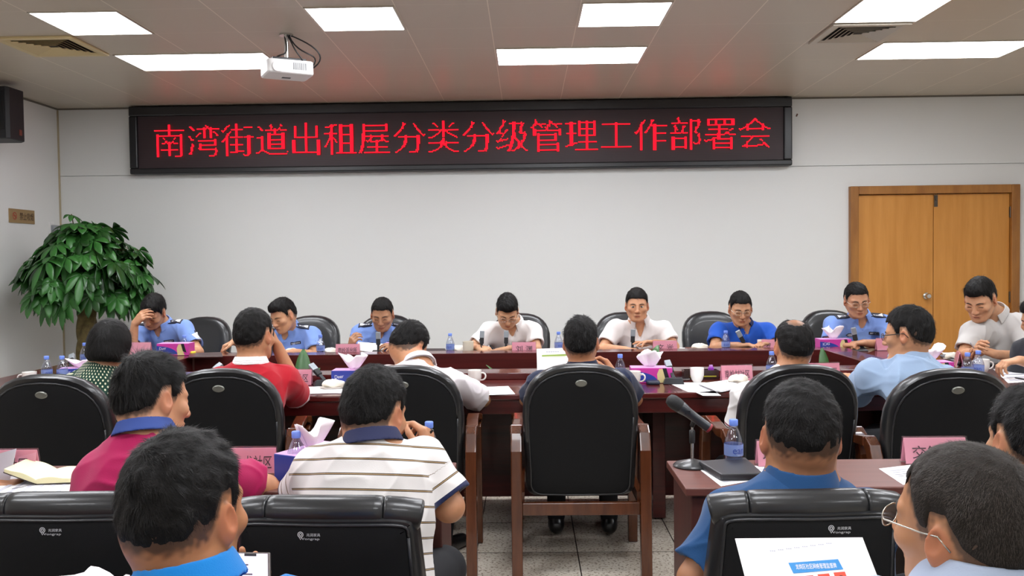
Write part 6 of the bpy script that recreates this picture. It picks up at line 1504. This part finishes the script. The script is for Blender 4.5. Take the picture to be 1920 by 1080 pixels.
# phone of the person in front
a_, b_ = at(440, 1036, 1.74), at(508, 1037, 1.74); dwn = unit(at(440, 1080, 1.72)-a_)*.15
t, c, n = slab4([a_+dwn, b_+dwn, b_, a_], .008, 'smartphone', 'black edged phone with a lit white chat screen held at the bottom', 'phone', phr, 'body')
if n[1] > 0: n = -n; 
scm = mat('phone_screen_lit', '#e8dff0', .3, emit=('#e9e0f2', .55)); e_ = unit(b_-a_); f_ = unit(dwn); f0 = a_-c+n*.0095
def scr(x0, x1, y0, y1, nm, m, off=0): mb = MB(); mb.add([f0+e_*x+f_*y+n*off for x, y in ((x0, y0), (x1, y0), (x1, y1), (x0, y1))], [(0, 1, 2, 3)]); return mb.build(nm, m, t, recalc=False)
scr(.003, .068, .003, .145, 'screen', scm); scr(.022, .046, .003, .008, 'notch', phm, .0004)
mb = MB()
for k in range(5):
    y_ = .022+.018*k; mb.add([f0+e_*x+f_*y+n*.0005 for x, y in ((.006, y_), (.012, y_), (.012, y_+.006), (.006, y_+.006))], [(0, 1, 2, 3)]); mb.add([f0+e_*x+f_*y+n*.0005 for x, y in ((.016, y_+.001), (.03+.008*(k % 2), y_+.001), (.03+.008*(k % 2), y_+.004), (.016, y_+.004))], [(0, 1, 2, 3)])
mb.build('chat_marks', mat('chat_grey', '#5c5560', .6), t, recalc=False)
# phone at the ear of the person in red, standing sheet of the person in navy, sheet of the reading officer
e0 = at(508, 640, 4.53); t = thing('smartphone', 'dark phone held to the ear of the person in the red polo shirt', 'phone', tuple(e0)); MB().box((0, 0, 0), (.009, .07, .145), rotz(.5)@roty(.12)).build('body', phm, t, bevel=.003)
q0, q1 = at(1006, 654, 4.86), at(1068, 652, 4.86); q2, q3 = at(1068, 722, 4.80), at(1008, 724, 4.80)
t, c, n = slab4([q3, q2, q1, q0], .0008, 'paper_sheet', 'white sheet with a green panel held upright left of the person in navy', 'paper', pap)
if n[1] > 0: n = -n
mb = MB(); mb.add([at(x, y, 4.85)-c+n*.004 for x, y in ((1016, 666), (1064, 664), (1064, 700), (1017, 702))], [(0, 1, 2, 3)]); mb.build('green_panel', mat('green_print', '#a9c95e', .7), t, recalc=False)
mb = MB(); mb.add([at(x, y, 4.85)-c+n*.006 for x, y in ((1021, 670), (1060, 668), (1060, 697), (1021, 698))], [(0, 1, 2, 3)]); mb.build('panel_field', mat('pale_print', '#e4ead2', .7), t, recalc=False)
mb = MB(); text(mb, '■■■■■■', at(1036, 660, 4.85)-c+n*.004, (1, 0, 0), (0, 0, 1), .07, .004); mb.build('heading', mat('faint_print', '#b9bac6', .8), t, recalc=False)
slab4([at(668, 657, 6.60), at(736, 664, 6.60), at(734, 646, 6.68), at(671, 641, 6.68)], .0008, 'paper_sheet', 'white sheet held by the officer behind the upright microphone', 'paper', pap)
slab4([at(-20, 912, 2.82), at(18, 902, 2.82), at(31, 841, 2.84), at(-20, 856, 2.84)], .0008, 'paper_sheet', 'white sheet held upright at the left edge before the pink name plate', 'paper', papl)
def pen(a, b, lb, m): t = thing('pen', lb, 'pen', tuple(np.array(a))); d_ = np.array(b)-np.array(a); L_ = np.linalg.norm(d_); u_ = d_/L_; MB().tube([(0, 0, 0), u_*.006, u_*L_*.93, u_*L_], [.0008, .0042, .0042, .003], 10).build('barrel', m, t, smooth=60); return t
penk = mat('pen_black', '#16161a', .3); pens = mat('pen_silver', '#b9bcc2', .3, metal=.6)
pen(at(784, 834, 2.78), at(812, 806, 2.76), 'black pen in the hand of the person in stripes', penk)
pen(at(905, 660, 6.56), at(899, 636, 6.58), 'pen in the hand of the writing person in glasses', penk)
pen(at(7, 728, 4.9), at(14, 717, 4.9), 'white pen at the left edge', pens)
pen(at(1819, 641, 5.44), at(1826, 653, 5.44), 'silver pen between the clasped hands before the door', pens)
pen(at(1902, 708, 4.75), at(1925, 712, 4.72), 'dark pen on the sheet at the right edge', penk)
print('people built in', _t.time()-_t0)
